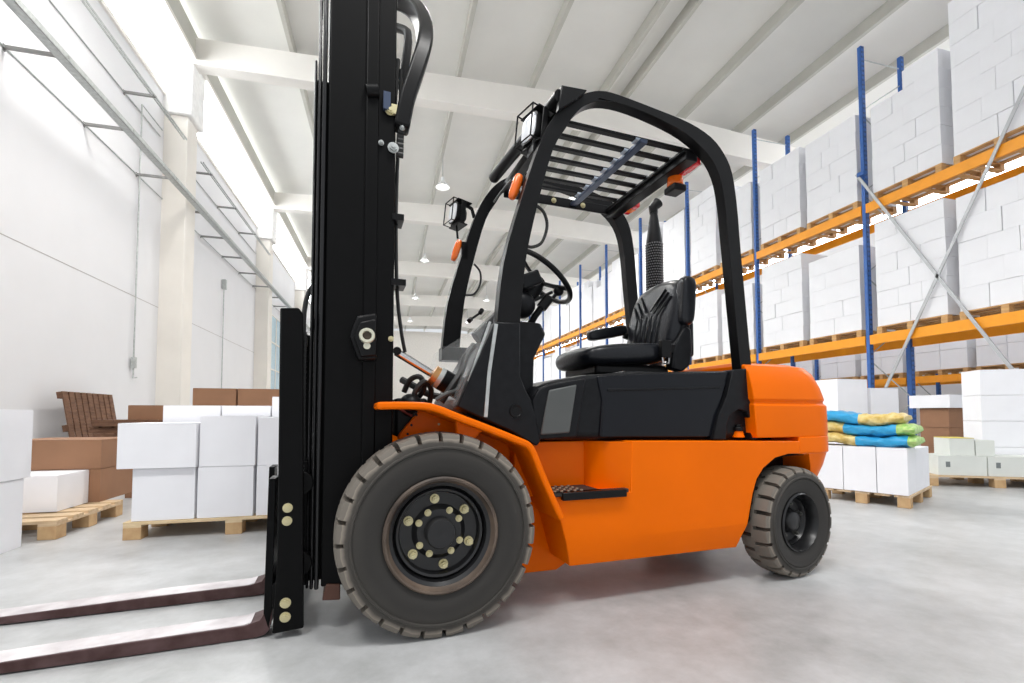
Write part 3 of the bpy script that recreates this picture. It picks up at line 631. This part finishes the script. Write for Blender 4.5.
# second thinner hose bow inside it
MB().tube(cat([(-0.101, 0.3, 2.159), (-0.086, 0.3, 2.294), (-0.076, 0.32, 2.409), (-0.089, 0.36, 2.472), (-0.181, 0.5, 2.586)], 6), .018, seg=8).build('hose_bow', RUB, F)
# hoses down the back of the mast
b = MB().tube(cat([(-0.11, 0.27, 2.223), (-0.113, 0.26, 2.045), (-0.12, 0.26, 1.875), (-0.125, 0.26, 1.583), (-0.117, 0.27, 1.298), (-0.098, 0.28, 1.137), (-0.079, 0.3, 1.05)], 6), .0075, seg=8); b.build('mast_hose', RUB, F)
b = MB().tube(cat([(-0.12, 0.29, 2.277), (-0.133, 0.27, 2.089), (-0.143, 0.27, 1.876), (-0.139, 0.27, 1.502)], 6), .0095, seg=8); b.build('mast_hose', RUB, F)
b = MB(); p0 = Vector((-0.114, 0.215, 1.984)); p1 = Vector((-0.116, 0.215, 1.831))
for k in range(9): b.cyl(p0.lerp(p1, k/8)+Vector((-.012, 0, 0)), p0.lerp(p1, k/8)+Vector((.012, 0, 0)), .012, seg=8)
b.build('spring_hose', RUB, F)
for px, py, sz, m_ in ((399, 104, .018, ZINC), (390, 93, .018, BLUEST), (386, 112, .014, ZINC)): pass
MB().box((-.155, .19, 1.98), (-.115, .215, 2.02)).build('hose_clamp', ZINC, F, bevel=.003)
MB().box((-.185, .185, 1.99), (-.158, .205, 2.06)).build('sticker_plate', BLUEST, F)
nut((-0.158, 0.2, 1.993), .014, .012, F, 'fitting'); nut((-0.145, 0.2, 1.846), .016, .014, F, 'fitting', GALV); nut((-0.191, 0.2, 1.857), .008, .01, F, 'fitting', GALV); nut((-0.111, 0.2, 1.934), .008, .01, F, 'fitting', GALV)
MB().cyl((-0.25, 0.2, 2.052), (-0.205, 0.2, 2.063), .025, seg=16).build('mast_roller', BLACK, F)
b = MB()
for py in (140, 218, 300): 
    q = (-0.13, 0.22, 1.729)
b.box((-.145, .2, 1.56), (-.10, .29, 1.585)).box((-.145, .2, 1.30), (-.09, .29, 1.325)); b.build('hose_bracket', BLACK, F)
# trunnion bracket with pale ring
c0 = Vector((-0.245, 0.2, 1.087)); 
hexo = [(-0.299, 1.084), (-0.272, 1.162), (-0.202, 1.179), (-0.2, 0.997), (-0.266, 0.995)]
MB().prism(hexo, .165, .205).build('trunnion_bracket', BLACK, F, bevel=.010, seg=3)
MB().prism([(-0.282, 1.079), (-0.262, 1.136), (-0.205, 1.152), (-0.203, 1.012), (-0.257, 1.006)], .150, .168).build('trunnion_plate', BLACK, F, bevel=.005)
b = MB().lathe([(-.006, .016), (-.010, .018), (-.010, .026), (0, .029), (.006, .029), (.006, .016)], (0, 0, 0), 28, close=True); cc = (-0.237, 0.148, 1.085)
b.xf(T_(cc)); pr = b.build('trunnion_ring', mat('pale_cap', (.62, .62, .50), .45), F)
MB().cyl((cc[0], cc[1]-.004, cc[2]-.038), (cc[0], cc[1]+.008, cc[2]-.038), .013, seg=12).build('ring_screw', mat('pale_cap', (.62, .62, .50), .45), pr)
MB().cyl((cc[0], cc[1]-.002, cc[2]), (cc[0], cc[1]+.01, cc[2]), .015, seg=16).build('ring_core', mat('dark_core', (.05, .035, .02), .5), pr)
nut((-0.146, 0.195, 1.085), .008, .012, F, 'mast_bolt')
# tilt cylinder
MB().tube([(-0.115, 0.3, 1.049), (0.046, 0.32, 0.96)], .0165, seg=16).build('tilt_rod', STEEL, F)
MB().cyl((0.038, 0.32, 0.966), (0.059, 0.32, 0.952), .042, seg=20).build('tilt_gland', mat('brassy_gland', (.55, .30, .12), .35, .7), F)
MB().cyl((0.059, 0.32, 0.954), (0.076, 0.32, 0.944), .048, seg=20).build('tilt_collar', GALV, F)
MB().tube([(0.076, 0.32, 0.944), (0.265, 0.34, 0.848)], .048, seg=20).build('tilt_cylinder', BLACK, F)
MB().cyl((-0.114, 0.27, 1.049), (-0.106, 0.35, 1.06), .017, seg=16).build('tilt_pin', BLACK, F)
# hoses and valves behind the mast
for pts, r_ in (([(404,392,.4), (410,380,.38), (420,377,.36), (424,388,.36), (418,398,.4), (410,410,.42)], .012), ([(412,402,.35), (416,388,.33), (424,380,.33), (430,388,.36), (428,404,.4)], .012), ([(404,378,.5), (414,385,.45), (425,392,.45), (440,398,.45)], .014), ([(446,392,.22), (455,380,.22), (462,368,.25), (470,352,.3)], .013)):
    pass
MB().tube(cat([(-0.069, 0.4, 0.889), (-0.046, 0.38, 0.941), (-0.007, 0.36, 0.953), (0.011, 0.36, 0.906), (-0.008, 0.4, 0.864), (-0.04, 0.42, 0.803)], 5), .012, seg=8).build('hydraulic_hose', RUB, F)
MB().tube(cat([(-0.041, 0.35, 0.837), (-0.028, 0.33, 0.895), (0.006, 0.33, 0.93), (0.041, 0.36, 0.898), (0.036, 0.4, 0.821)], 5), .012, seg=8).build('hydraulic_hose', RUB, F)
MB().tube(cat([(-0.066, 0.5, 0.949), (-0.019, 0.45, 0.919), (0.044, 0.45, 0.885), (0.121, 0.45, 0.868)], 5), .016, seg=8).build('hydraulic_hose', RUB, F)
MB().tube(cat([(0.061, 0.24, 0.843), (0.106, 0.24, 0.91), (0.149, 0.26, 0.971), (0.181, 0.3, 1.045), (0.222, 0.32, 1.098)], 5), .014, seg=8).build('hydraulic_hose', RUB, F)
MB().tube(cat([(0.034, 0.21, 0.85), (0.075, 0.21, 0.875), (0.123, 0.24, 0.894), (0.158, 0.26, 0.946)], 5), .009, seg=8).build('hydraulic_hose', GREYP, F)
MB().box((-.115, .32, .70), (.02, .60, .86)).sph((-.05, .33, .83), .05).sph((.02, .33, .78), .04).build('control_valve', BLACK, F, bevel=.012)
MB().prism([(-0.063, 0.687), (-0.023, 0.778), (0.002, 0.811), (0.103, 0.811), (0.082, 0.685)], .29, .40).build('mast_mount', ORANGE, F, bevel=.006)
for p in ((407, 433), (411, 423), (416, 413)): pass
nut((-0.069, 0.285, 0.713), .010, .012, F, 'mount_bolt', BLACK); nut((-0.054, 0.285, 0.749), .010, .012, F, 'mount_bolt', BLACK); nut((-0.034, 0.285, 0.79), .010, .012, F, 'mount_bolt', BLACK); nut((0.058, 0.285, 0.752), .010, .012, F, 'mount_bolt'); nut((0.045, 0.285, 0.719), .010, .012, F, 'mount_bolt')
MB().tube([(-0.113, 0.3, 0.823), (-0.048, 0.3, 0.786)], .006, seg=6).build('brake_line', mat('dull_red_line', (.2, .03, .02), .5), F)

# --- carriage, load backrest, forks
def fork(y0, far):
    w_ = .105
    prof = [(-.545, .555), (-.562, .555), (-.566, .30), (-.570, .085), (-.584, .062), (-.63, .050), (-1.0, .046), (-1.55, .030), (-1.66, .016), (-1.66, .008), (-1.0, .004), (-.60, .004), (-.568, .010), (-.553, .025), (-.545, .06)]
    t = MB().prism(prof, y0, y0+w_).build('fork', MASTB if False else FORKM, F, bevel=.003)
    MB().prism([(-.612, .058), (-.64, .0515), (-1.0, .0475), (-1.55, .0315), (-1.65, .018), (-1.55, .028), (-1.0, .044), (-.62, .048)], y0+.006, y0+w_-.006).build('fork_top_face', FORKT, t)
    MB().prism([(-.542, .56), (-.565, .56), (-.569, .30), (-.5725, .085), (-.556, .03), (-.545, .10)], y0-.002, y0+w_+.002).build('fork_shank_paint', MASTB, t, bevel=.002)
    return t
fork(.232, False); fork(.67, True).location.x = -.055
sp = [(-0.536, 1.176), (-0.474, 1.181), (-0.46, 1.16), (-0.439, 0.028), (-0.54, 0.023), (-0.529, 0.277)]
for y0, y1 in ((.195, .225), (my(.245), my(.215))):
    MB().prism(sp, y0, y1).build('carriage_side_plate', MASTB, F, bevel=.005)
for (a_, b__) in (((287.5, 508), 0), ((287, 521), 0), ((285.5, 603), 0), ((285, 617), 0)): pass
nut((-0.498, 0.195, 0.459), .0125, .010, F, 'plate_bolt'); nut((-0.499, 0.195, 0.413), .0125, .010, F, 'plate_bolt'); nut((-0.499, 0.195, 0.126), .0135, .010, F, 'plate_bolt'); nut((-0.499, 0.195, 0.077), .0135, .010, F, 'plate_bolt')
MB().box((-.535, .228, .45), (-.49, my(.24), .54)).build('carriage_bar', MASTB, F, bevel=.006)
MB().box((-.545, .22, .10), (-.49, my(.24), .19)).build('carriage_bar', MASTB, F, bevel=.006)
MB().box((-.52, .22, 1.12), (-.48, my(.24), 1.165)).build('backrest_top_bar', MASTB, F, bevel=.006)
for k in range(5): MB().box((-.515, .33+k*.10, .56), (-.495, .345+k*.10, 1.13)).build('backrest_bar', MASTB, F, bevel=.003)
MB().box((-.475, .25, .16), (-.43, .31, .62)).build('carriage_bracket', MASTB, F, bevel=.006)
MB().cyl((-.46, .22, .54), (-.46, .30, .54), .045, seg=20).build('carriage_roller', MASTB, F, bevel=.004)
MB().cyl((-.46, .22, .25), (-.46, .30, .25), .045, seg=20).build('carriage_roller', MASTB, F, bevel=.004)
MB().box((-.478, .235, .585), (-.45, .255, .605)).cyl((-.47, .24, .575), (-.47, .24, .63), .008).build('chain_anchor', STEEL, F)
# lift chain (links stay in one mesh: the pattern of the chain)
b = MB(); z = .62
while z < 1.10:
    b.box((-.4585, .262, z), (-.4505, .282, z+.014)).cyl((-.4545, .258, z+.018), (-.4545, .286, z+.018), .0055, seg=8); z += .021
b.build('lift_chain', RUB, F)
MB().tube(cat([(-0.422, 0.28, 1.304), (-0.443, 0.28, 1.271), (-0.459, 0.28, 1.207), (-0.463, 0.28, 1.114), (-0.457, 0.28, 0.847), (-0.448, 0.28, 0.544), (-0.44, 0.28, 0.301)], 6), .009, seg=8).build('carriage_hose', RUB, F)
# dash blue-white highlight items on the far dash side left out: nothing there

# ================================================ PALLETS AND CARTONS
_cart = {}
def carton(dx, dy, dz, m, kind='flap'):
    """mesh of a closed carton: body, four top flaps with the slit between them, bottom edge"""
    k = (round(dx, 3), round(dy, 3), round(dz, 3), m.name, kind)
    if k in _cart: return _cart[k]
    b = MB(); g = .0025
    b.box((0, 0, 0), (dx, dy, dz-.004)); 
    b.box((.001, .001, dz-.003), (dx-.001, dy/2-g, dz)); b.box((.001, dy/2+g, dz-.003), (dx-.001, dy-.001, dz))
    bmesh.ops.recalc_face_normals(b.bm, faces=b.bm.faces)
    bmesh.ops.bevel(b.bm, geom=b.bm.edges[:], offset=.0012, segments=1, affect='EDGES')
    me = bpy.data.meshes.new('carton'); b.bm.to_mesh(me); b.bm.free(); me.materials.append(m)
    _cart[k] = me; return me
def put_carton(name, lo, hi, m, label, group=None, rz=0.0):
    d = [h-l for l, h in zip(lo, hi)]
    o = bpy.data.objects.new(name, carton(*d, m)); sc.collection.objects.link(o); o.location = lo; o.rotation_euler = (0, 0, rz)
    return tag(o, label, 'box', group)
def pallet(loc, rz, L, D, label, group=None, wood=PINE, blk=BLKW, h=.12, nx=3, ny=3):
    """L along local x, D along local y"""
    t = empty('pallet', loc, rz); tag(t, label, 'pallet', group)
    bw = .10; n_ = 5
    b = MB()
    for k in range(n_): y = k*(D-.11)/(n_-1); b.box((0, y, h-.02), (L, y+.11, h))
    b.build('deck_boards', wood, t, bevel=.002)
    b = MB()
    for i in range(nx): x = i*(L-bw)/(nx-1); b.box((x, 0, h-.036), (x+bw, D, h-.02))
    b.build('stringer_boards', wood, t, bevel=.002)
    for i in range(nx):
        for j in range(ny):
            x = i*(L-bw)/(nx-1); y = j*(D-bw)/(ny-1); MB().box((x, y, .0), (x+bw, y+bw, h-.036)).build('block', blk, t, bevel=.003)
    return t
# near-left pair of cartons
put_carton('carton', (-2.75, 2.80, 0), (-2.114, 3.52, .41), WCART, 'large white carton standing on the floor at the left edge, lower of two')
put_carton('carton', (-2.75, 2.84, .412), (-2.105, 3.56, .822), WCART, 'large white carton at the left edge, upper of two')
# pallet A (runs away along the wall)
pallet((-2.72, 3.66, 0), 0, .70, .78, 'pale wooden pallet under a white and two brown cartons, left of the middle pallet', h=.12)
put_carton('carton', (-2.60, 3.98, .122), (-2.20, 4.335, .372), WCART, 'low white carton lying on the left pallet in front of the brown cartons')
put_carton('carton', (-2.74, 4.34, .122), (-2.13, 4.84, .375), BCART, 'brown carton on the left pallet, lower of two')
put_carton('carton', (-2.75, 4.34, .377), (-2.13, 4.85, .60), BCART, 'brown carton on the left pallet, upper of two')
put_carton('carton', (-2.40, 5.3, 0), (-1.75, 5.9, .30), BCART, 'brown carton on the floor behind the middle pallet')
# pallet B
pallet((-1.60, 3.52, 0), 0, 1.25, .85, 'light pine pallet under the white cartons, left of the forklift mast', h=.112, wood=mat('fresh_pine', (.62, .45, .24), .7, col2=(.80, .64, .42), scale=6, stretch=(1, 6, 6)))
h0 = .114
put_carton('carton', (-1.56, 3.53, h0), (-1.21, 3.93, .448), WCART, 'white carton in the bottom row of the middle pallet, at its left end')
put_carton('carton', (-1.195, 3.53, h0), (-.865, 3.93, .448), WCART, 'white carton in the bottom row of the middle pallet, second from the left')
put_carton('carton', (-.845, 3.53, h0), (-.50, 3.93, .448), WCART, 'white carton in the bottom row of the middle pallet, partly behind the mast')
put_carton('carton', (-1.635, 3.50, .450), (-1.20, 3.88, .738), WCART, 'white carton in the second row of the middle pallet, overhanging at its left end')
put_carton('carton', (-1.19, 3.53, .450), (-.858, 3.93, .785), WCART, 'tall white carton in the second row of the middle pallet, next to the overhanging one')
put_carton('carton', (-.845, 3.54, .450), (-.50, 3.93, .775), WCART, 'white carton in the second row of the middle pallet, partly behind the mast')
for k, (xa, xb, zt) in enumerate(((-1.57, -1.20, .86), (-1.19, -.86, .86), (-.85, -.5, .93))):
    put_carton('carton', (xa, 3.95, h0), (xb, 4.32, .48), WCART, 'white carton at the back of the middle pallet, bottom layer, %s' % ('left', 'middle', 'right')[k], None)
    put_carton('carton', (xa, 3.95, .482), (xb, 4.32, zt), WCART, 'white carton showing its top above the front row of the middle pallet, %s' % ('left', 'middle', 'right, the tallest')[k])
# pallet C further back with brown cartons
pallet((-2.35, 6.6, 0), 0, 1.5, .9, 'pallet under the brown cartons far behind the middle pallet', h=.12)
for r in range(3):
    for k in range(3): put_carton('carton', (-2.33+k*.5, 6.65, .122+r*.335), (-1.85+k*.5, 7.2, .455+r*.335), BCART if r == 2 else WCART, 'brown carton in the distant row above the white cartons, %s' % ('left', 'middle', 'right')[k] if r == 2 else '%s carton in the distant stack under the brown row, %s' % (('white bottom', 'white middle')[r], ('left', 'centre', 'right')[k]))
# leaning old pallet by the wall and the loose timbers
def old_pallet(M, L, D, label, boards=7):
    t = empty('old_pallet'); t.matrix_world = M; tag(t, label, 'pallet')
    b = MB()
    for k in range(boards): x = k*(L-.09)/(boards-1); b.box((x-.01, 0, .07), (x+.105, D, .09))
    b.build('deck_boards', OLDW, t, bevel=.002)
    for y in (0, D/2-.05, D-.10): MB().box((0, y, 0), (L, y+.10, .07)).build('stringer', OLDW, t, bevel=.003)
    return t
old_pallet(T_((-4.60, 8.55, .03)) @ R_(90, 'Z') @ R_(80, 'X'), 1.3, 1.12, 'dark weathered slatted pallet leaning upright against the left wall', 9)
old_pallet(T_((-3.9, 7.7, .632)), .9, .8, 'dark weathered pallet lying flat, topmost of the low pile near the wall')
old_pallet(T_((-3.95, 7.75, .541)), 1.0, .8, 'dark weathered pallet lying flat, second of the low pile near the wall')
old_pallet(T_((-3.85, 7.65, .45)), .9, .8, 'dark weathered pallet lying flat, third of the low pile near the wall')
put_carton('carton', (-3.9, 7.7, 0), (-3.0, 8.4, .449), BCART, 'brown carton under the low pile of old pallets')
put_carton('carton', (-3.55, 7.85, .723), (-3.05, 8.3, .93), BCART, 'small brown carton on top of the low pile of old pallets')

# right-hand pallet with sacks
RA = math.radians(25.1); RB = Vector((4.269, 2.993, 0))
PD = empty('pallet', RB, RA); tag(PD, 'wooden pallet under the white cartons and blue sacks, right of the forklift', 'pallet')
b = MB()
for k in range(5): y = k*.14; b.box((0, y, .085), (.95, y+.11, .105))
b.build('deck_boards', PINE, PD, bevel=.002)
for i in range(3):
    for j in range(3): MB().box((.0+i*.42, j*.30, 0), (.09+i*.42, .09+j*.30, .085)).build('block', BLKW, PD, bevel=.003)
MR = T_(RB) @ R_(25.1, 'Z')
nmx = ('front', 'middle', 'rear'); nmy = ('right', 'centre', 'left')
for j, (ya, yb) in enumerate(((.01, .222), (.228, .47), (.476, .70))):
    for i, (xa, xb) in enumerate(((-.01, .30), (.306, .61), (.616, .90))):
        p = MR @ Vector((xa, ya, .107)); put_carton('carton', (0, 0, 0), (xb-xa, yb-ya, .40+.02*(i == 0)-.02), WCART, 'white carton on the pallet under the blue sacks, %s row, %s' % (nmx[i], nmy[j]), None, RA).location = p
def sack(p0, p1, w_, h_, label, ycut, split):
    a, c = Vector(p0), Vector(p1); d = c-a; L = d.length
    t = empty('sack', a, math.atan2(d.y, d.x)); tag(t, label, 'sack', None)
    def part(name, u0, u1, m):
        b = MB(); n_ = 14; R = []
        for i in range(n_+1):
            u = u0+(u1-u0)*i/n_; e = min(1, min(u, 1-u)/.16); th = h_*(.30+.70*math.sqrt(max(0, 1-(1-e)**2))); ww = w_*(.94+.06*e)
            ring = []
            for k in range(20):
                an = 2*PI*k/20; cx = math.cos(an); sx = math.sin(an)
                yy = ww/2*abs(cx)**.6*(1 if cx > 0 else -1); zz = th/2*abs(sx)**.75*(1 if sx > 0 else -1)
                zz += .007*math.sin(u*23+k)+.005*math.sin(u*51-k*2)+.008*math.sin(u*9+L*7)
                ring.append(b.bm.verts.new((u*L, yy, h_/2+zz+(.012*math.sin(u*6) if True else 0))))
            R.append(ring)
        for i in range(n_):
            for k in range(20): b.bm.faces.new((R[i][k], R[i][(k+1) % 20], R[i+1][(k+1) % 20], R[i+1][k]))
        b.bm.faces.new(R[0][::-1]); b.bm.faces.new(R[-1]); return b.build(name, m, t)
    for name, u0, u1, m in split: part(name, u0, u1, m)
    return t
z0 = .51
L_ = MR @ Vector((.16, .80, z0+.155)); R__ = MR @ Vector((.16, .03, z0+.155))
sack(MR @ Vector((.19, .80, z0)), MR @ Vector((.19, -.05, z0)), .40, .105, 'blue and yellow sack on the white cartons, bottom of three', 0, (('yellow_end', 0, .50, BAGY), ('sack_body', .50, .93, BAGB), ('green_end', .93, 1, BAGG)))
sack(MR @ Vector((.20, .84, z0+.098)), MR @ Vector((.20, -.04, z0+.100)), .40, .110, 'blue sack with yellow left end and green right end, middle of three', 0, (('yellow_end', 0, .42, BAGY), ('sack_body', .42, .86, BAGB), ('green_end', .86, 1, BAGG)))
sack(MR @ Vector((.19, .80, z0+.196)), MR @ Vector((.19, .03, z0+.205)), .38, .105, 'blue sack with straw-coloured print at its right end, topmost of three', 0, (('sack_body', 0, .58, BAGB), ('yellow_end', .58, 1, BAGY)))

# right-back pallet with grey cartons
def sbox(s_, x0p, x1p, dep, m, label, zlo, zhi, group=None):
    return put_carton('carton', (x0p, s_, zlo), (x1p, s_+dep, zhi), m, label, group)
pallet((5.86, 3.92, 0), math.radians(-31), 1.3, .8, 'wooden pallet under the grey cartons near the right edge', h=.12)
def rbox(x, y, z, dx, dy, dz, m, label):
    q = T_((5.86, 3.92, 0)) @ R_(-31, 'Z') @ Vector((x, y, z)); o = put_carton('carton', (0, 0, 0), (dx, dy, dz), m, label, None, math.radians(-31)); o.location = q; return o
o = rbox(.11, .02, .122, .44, .38, .215, GCART, 'low grey-white carton with a printed mark, front left on the right-hand pallet')
MB().box((.07, -.002, .09), (.11, 0, .15)).build('printed_mark', PRINT, o)
o = rbox(.56, .02, .122, .34, .38, .215, GCART, 'low grey-white carton with a printed mark, front middle on the right-hand pallet')
MB().box((.07, -.002, .09), (.11, 0, .15)).build('printed_mark', PRINT, o)
rbox(.91, .02, .122, .38, .38, .215, GCART, 'low grey-white carton at the front right of the right-hand pallet')
rbox(.26, .10, .338, .23, .30, .19, GCART, 'small pale carton with a yellow top strip standing on the grey cartons')
MB().box((.0, .0, .190), (.23, .30, .196)).build('yellow_strip', mat('yellow_print', (.75, .62, .1), .6), bpy.data.objects[-1] if False else [x for x in sc.collection.objects if x.get('label', '').startswith('small pale carton with a yellow')][0])
rbox(.50, .10, .338, .17, .28, .17, GCART, 'small open-topped pale carton beside the one with the yellow strip')
for r in range(4):
    for k in range(2): rbox(.74+k*.42, .42, .122+r*.30, .41, .34, .298, WCART, 'large white carton, back stack of the right-hand pallet, %s layer, %s' % (('bottom', 'second', 'third', 'top')[r], ('left', 'right')[k]))
for r in range(3): put_carton('carton', (8.25, 5.20, r*.30), (8.75, 5.6, r*.30+.298), BCART, 'brown carton in the stack behind the sacks, %s of three' % ('bottom', 'middle', 'top')[r])
put_carton('carton', (8.20, 5.15, .90), (8.95, 5.72, 1.10), WCART, 'wide flat white carton on top of the brown stack behind the sacks')
put_carton('carton', (6.72, 5.2, 0), (7.30, 5.7, .60), WCART, 'white carton between the counterweight and the brown stack, lower')
put_carton('carton', (6.72, 5.2, .602), (7.25, 5.7, 1.18), WCART, 'white carton between the counterweight and the brown stack, upper')
put_carton('carton', (6.10, 5.2, .0), (6.68, 5.7, .62), WCART, 'white carton just behind the counterweight, lower')
put_carton('carton', (6.12, 5.2, .622), (6.66, 5.7, 1.30), WCART, 'white carton just behind the counterweight, upper, topmost there')

# ================================================ PALLET RACKING
RX = 9.46; RD = 1.10; PITCH = 2.94; S0 = 7.31; NB = 13
LOWZ, UPZ = 2.40, 5.10
def upright(parent, y, top, name='upright'):
    for x in (0, RD):
        b = MB(); w_ = .045
        b.box((x-w_, y-.045, 0), (x+w_, y-.040, top)); b.box((x-w_, y-.045, 0), (x-w_+.005, y+.03, top)); b.box((x+w_-.005, y-.045, 0), (x+w_, y+.03, top))
        u = b.build(name, BLUE, parent, smooth=False)
    b = MB(); z = .3; k = 0
    while z < top-.8: 
        p0_, p1_ = ((0, RD) if k % 2 == 0 else (RD, 0)); b.tube([(p0_, y, z), (p1_, y, z+.75)], .012, seg=6); z += .85; k += 1
    b.tube([(0, y, top-.25), (RD, y, top-.25)], .012, seg=6); b.build('frame_brace', GALV, parent)
def rack(x, y0, n_, tops, levels, label):
    t = empty('pallet_rack', (x, 0, 0)); tag(t, label, 'rack')
    for k in range(n_+1): upright(t, y0+k*PITCH, tops)
    for zt in levels:
        for k in range(n_):
            ya, yb = y0+k*PITCH+.045, y0+(k+1)*PITCH-.045
            for xx in (-.05, RD):
                b = MB().box((xx, ya, zt-.19), (xx+.05, yb, zt)).box((xx-.006, ya, zt-.24), (xx+.056, ya+.01, zt-.002)); b.build('beam', YBEAM, t, bevel=.006)
    return t
rk = rack(RX, S0-PITCH, NB, 8.45, (LOWZ, UPZ), 'tall blue and orange pallet racking running along the right side')
# spine bracing across the front bay
y0, y1 = S0, S0-PITCH
for za, zb, ya, yb in ((5.78, 0.9, 7.40, 4.70), (1.10, 5.85, 7.06, 4.70)):
    MB().tube([(-.09, ya, za), (-.09, yb, zb)], 0, rect=(.05, .02, (1, 0, 0))).build('diagonal_brace', mat('pale_brace', (.48, .49, .50), .45, .3), rk)
MB().box((-.12, S0-.08, 5.70), (-.04, S0+.06, 5.78)).build('brace_bracket', BLUE, rk)
rk2 = rack(14.2, 4.0, 8, 4.6, (1.85,), 'lower second pallet racking glimpsed behind the tall one')
WC2 = mat('white_cardboard_shelf', (0.88, 0.88, 0.90), 0.7, var=0.015, scale=4)
PALR = mat('rack_pallet_wood', (.50, .27, .10), .7, col2=(.70, .42, .18), scale=5, stretch=(5, 1, 5))
mbp = MB(); L0, D0 = 1.10, 1.22
for k in range(5): mbp.box((k*(L0-.12)/4, 0, .125), (k*(L0-.12)/4+.12, D0, .145))
for j in range(3):
    mbp.box((0, j*(D0-.1)/2, .105), (L0, j*(D0-.1)/2+.1, .125)); mbp.box((0, j*(D0-.1)/2, 0), (L0, j*(D0-.1)/2+.1, .018))
    for i in range(3): mbp.box((i*(L0-.12)/2, j*(D0-.1)/2, .018), (i*(L0-.12)/2+.12, j*(D0-.1)/2+.1, .105))
pm = mbp.build('pallet', PALR); pme = pm.data; bpy.data.objects.remove(pm)
far_mb = MB(); ncar = 0
rnd = random.Random(3)
BN = ('nearest', 'second', 'third', 'fourth', 'fifth', 'sixth', 'seventh', 'eighth', 'ninth', 'tenth', 'eleventh', 'twelfth', 'thirteenth')
LN = ('bottom', 'second', 'third', 'fourth', 'fifth', 'sixth', 'seventh', 'eighth', 'ninth')
def load(x, y, z, lv, bay, half, top, indiv):
    global ncar
    o = bpy.data.objects.new('pallet', pme); sc.collection.objects.link(o); o.location = (x-.06, y, z)
    tag(o, 'wooden pallet under the %s load, %s bay, %s of the racking' % (('nearer', 'farther')[half], BN[bay+1], lv), 'pallet', 'pallets on the ' + lv)
    zz = z+.146; n_ = int(round((top-zz)/.37)); ch = (top-zz)/n_
    wide = rnd.random() < .5
    for r in range(n_):
        ysp = [0, .61, 1.22] if (r+wide) % 2 == 0 else [0, .40, .81, 1.22]
        for i in range(len(ysp)-1):
            for x0_, x1_ in ((-.04, .50), (.51, 1.04)):
                dx_ = rnd.uniform(-.014, .006); dy_ = rnd.uniform(0, .004)
                lo = (x+x0_+dx_, y+ysp[i]+dy_, zz+r*ch); hi = (x+x1_, y+ysp[i+1]-.004, zz+(r+1)*ch-.0015)
                if r == n_-1 and rnd.random() < .12: continue
                show = (x0_ < 0) or False
                if indiv and show and ncar < 215:
                    put_carton('carton', lo, tuple(h for h in hi), WC2, 'white carton %s in the %s layer, %s load, %s bay, %s of racking' % (('first', 'second', 'third')[i], LN[r], ('nearer', 'farther')[half], BN[bay+1], lv), 'white cartons stacked on the ' + lv); ncar += 1
                else: far_mb.box(lo, hi)
rows = []
for k in range(-1, NB-1):
    for lv, z, top in (('upper level', UPZ, 7.45), ('middle level', LOWZ, 4.62), ('ground level', 0.0, 1.98)):
        for half in (0, 1): rows.append((k, lv, z, top, half))
rows.sort(key=lambda r: (r[0]*2+r[4], r[2]))
for k, lv, z, top, half in rows:
    y = S0+k*PITCH+.13+half*1.40
    tp = top+rnd.choice((-.35, -.1, 0, .15, .3)) if lv == 'upper level' else top+rnd.choice((-.3, -.1, 0, .1))
    if lv == 'upper level' and k == -1: tp = 8.0 if half == 0 else 7.35
    if lv == 'upper level' and k == 0: tp = 7.1+.1*half
    if z == 0 and k <= 0: continue
    load(RX+.02, y, z, lv, k, half, tp, k <= 6)
tag(far_mb.build('distant_cartons', WC2, smooth=False), 'mass of white cartons filling the back rows and the far bays of the racking', 'boxes', None, 'stuff')
# second rack loads
for k in range(4):
    for half in (0, 1):
        y = 4.0+k*PITCH+.13+half*1.4
        o = bpy.data.objects.new('pallet', pme); sc.collection.objects.link(o); o.location = (14.15, y, 1.85); nm = '%s load, %s bay of the low second racking' % (('nearer', 'farther')[half], BN[k])
        tag(o, 'wooden pallet under the ' + nm, 'pallet', 'pallets on the second racking')
        for r in range(2):
            for i in range(2): put_carton('carton', (14.16, y+i*.61, 1.997+r*.5), (14.95, y+i*.61+.6, 2.49+r*.5), WC2, 'white carton, %s %s, %s' % (('lower', 'upper')[r], ('near', 'far')[i], nm), 'white cartons on the second racking')
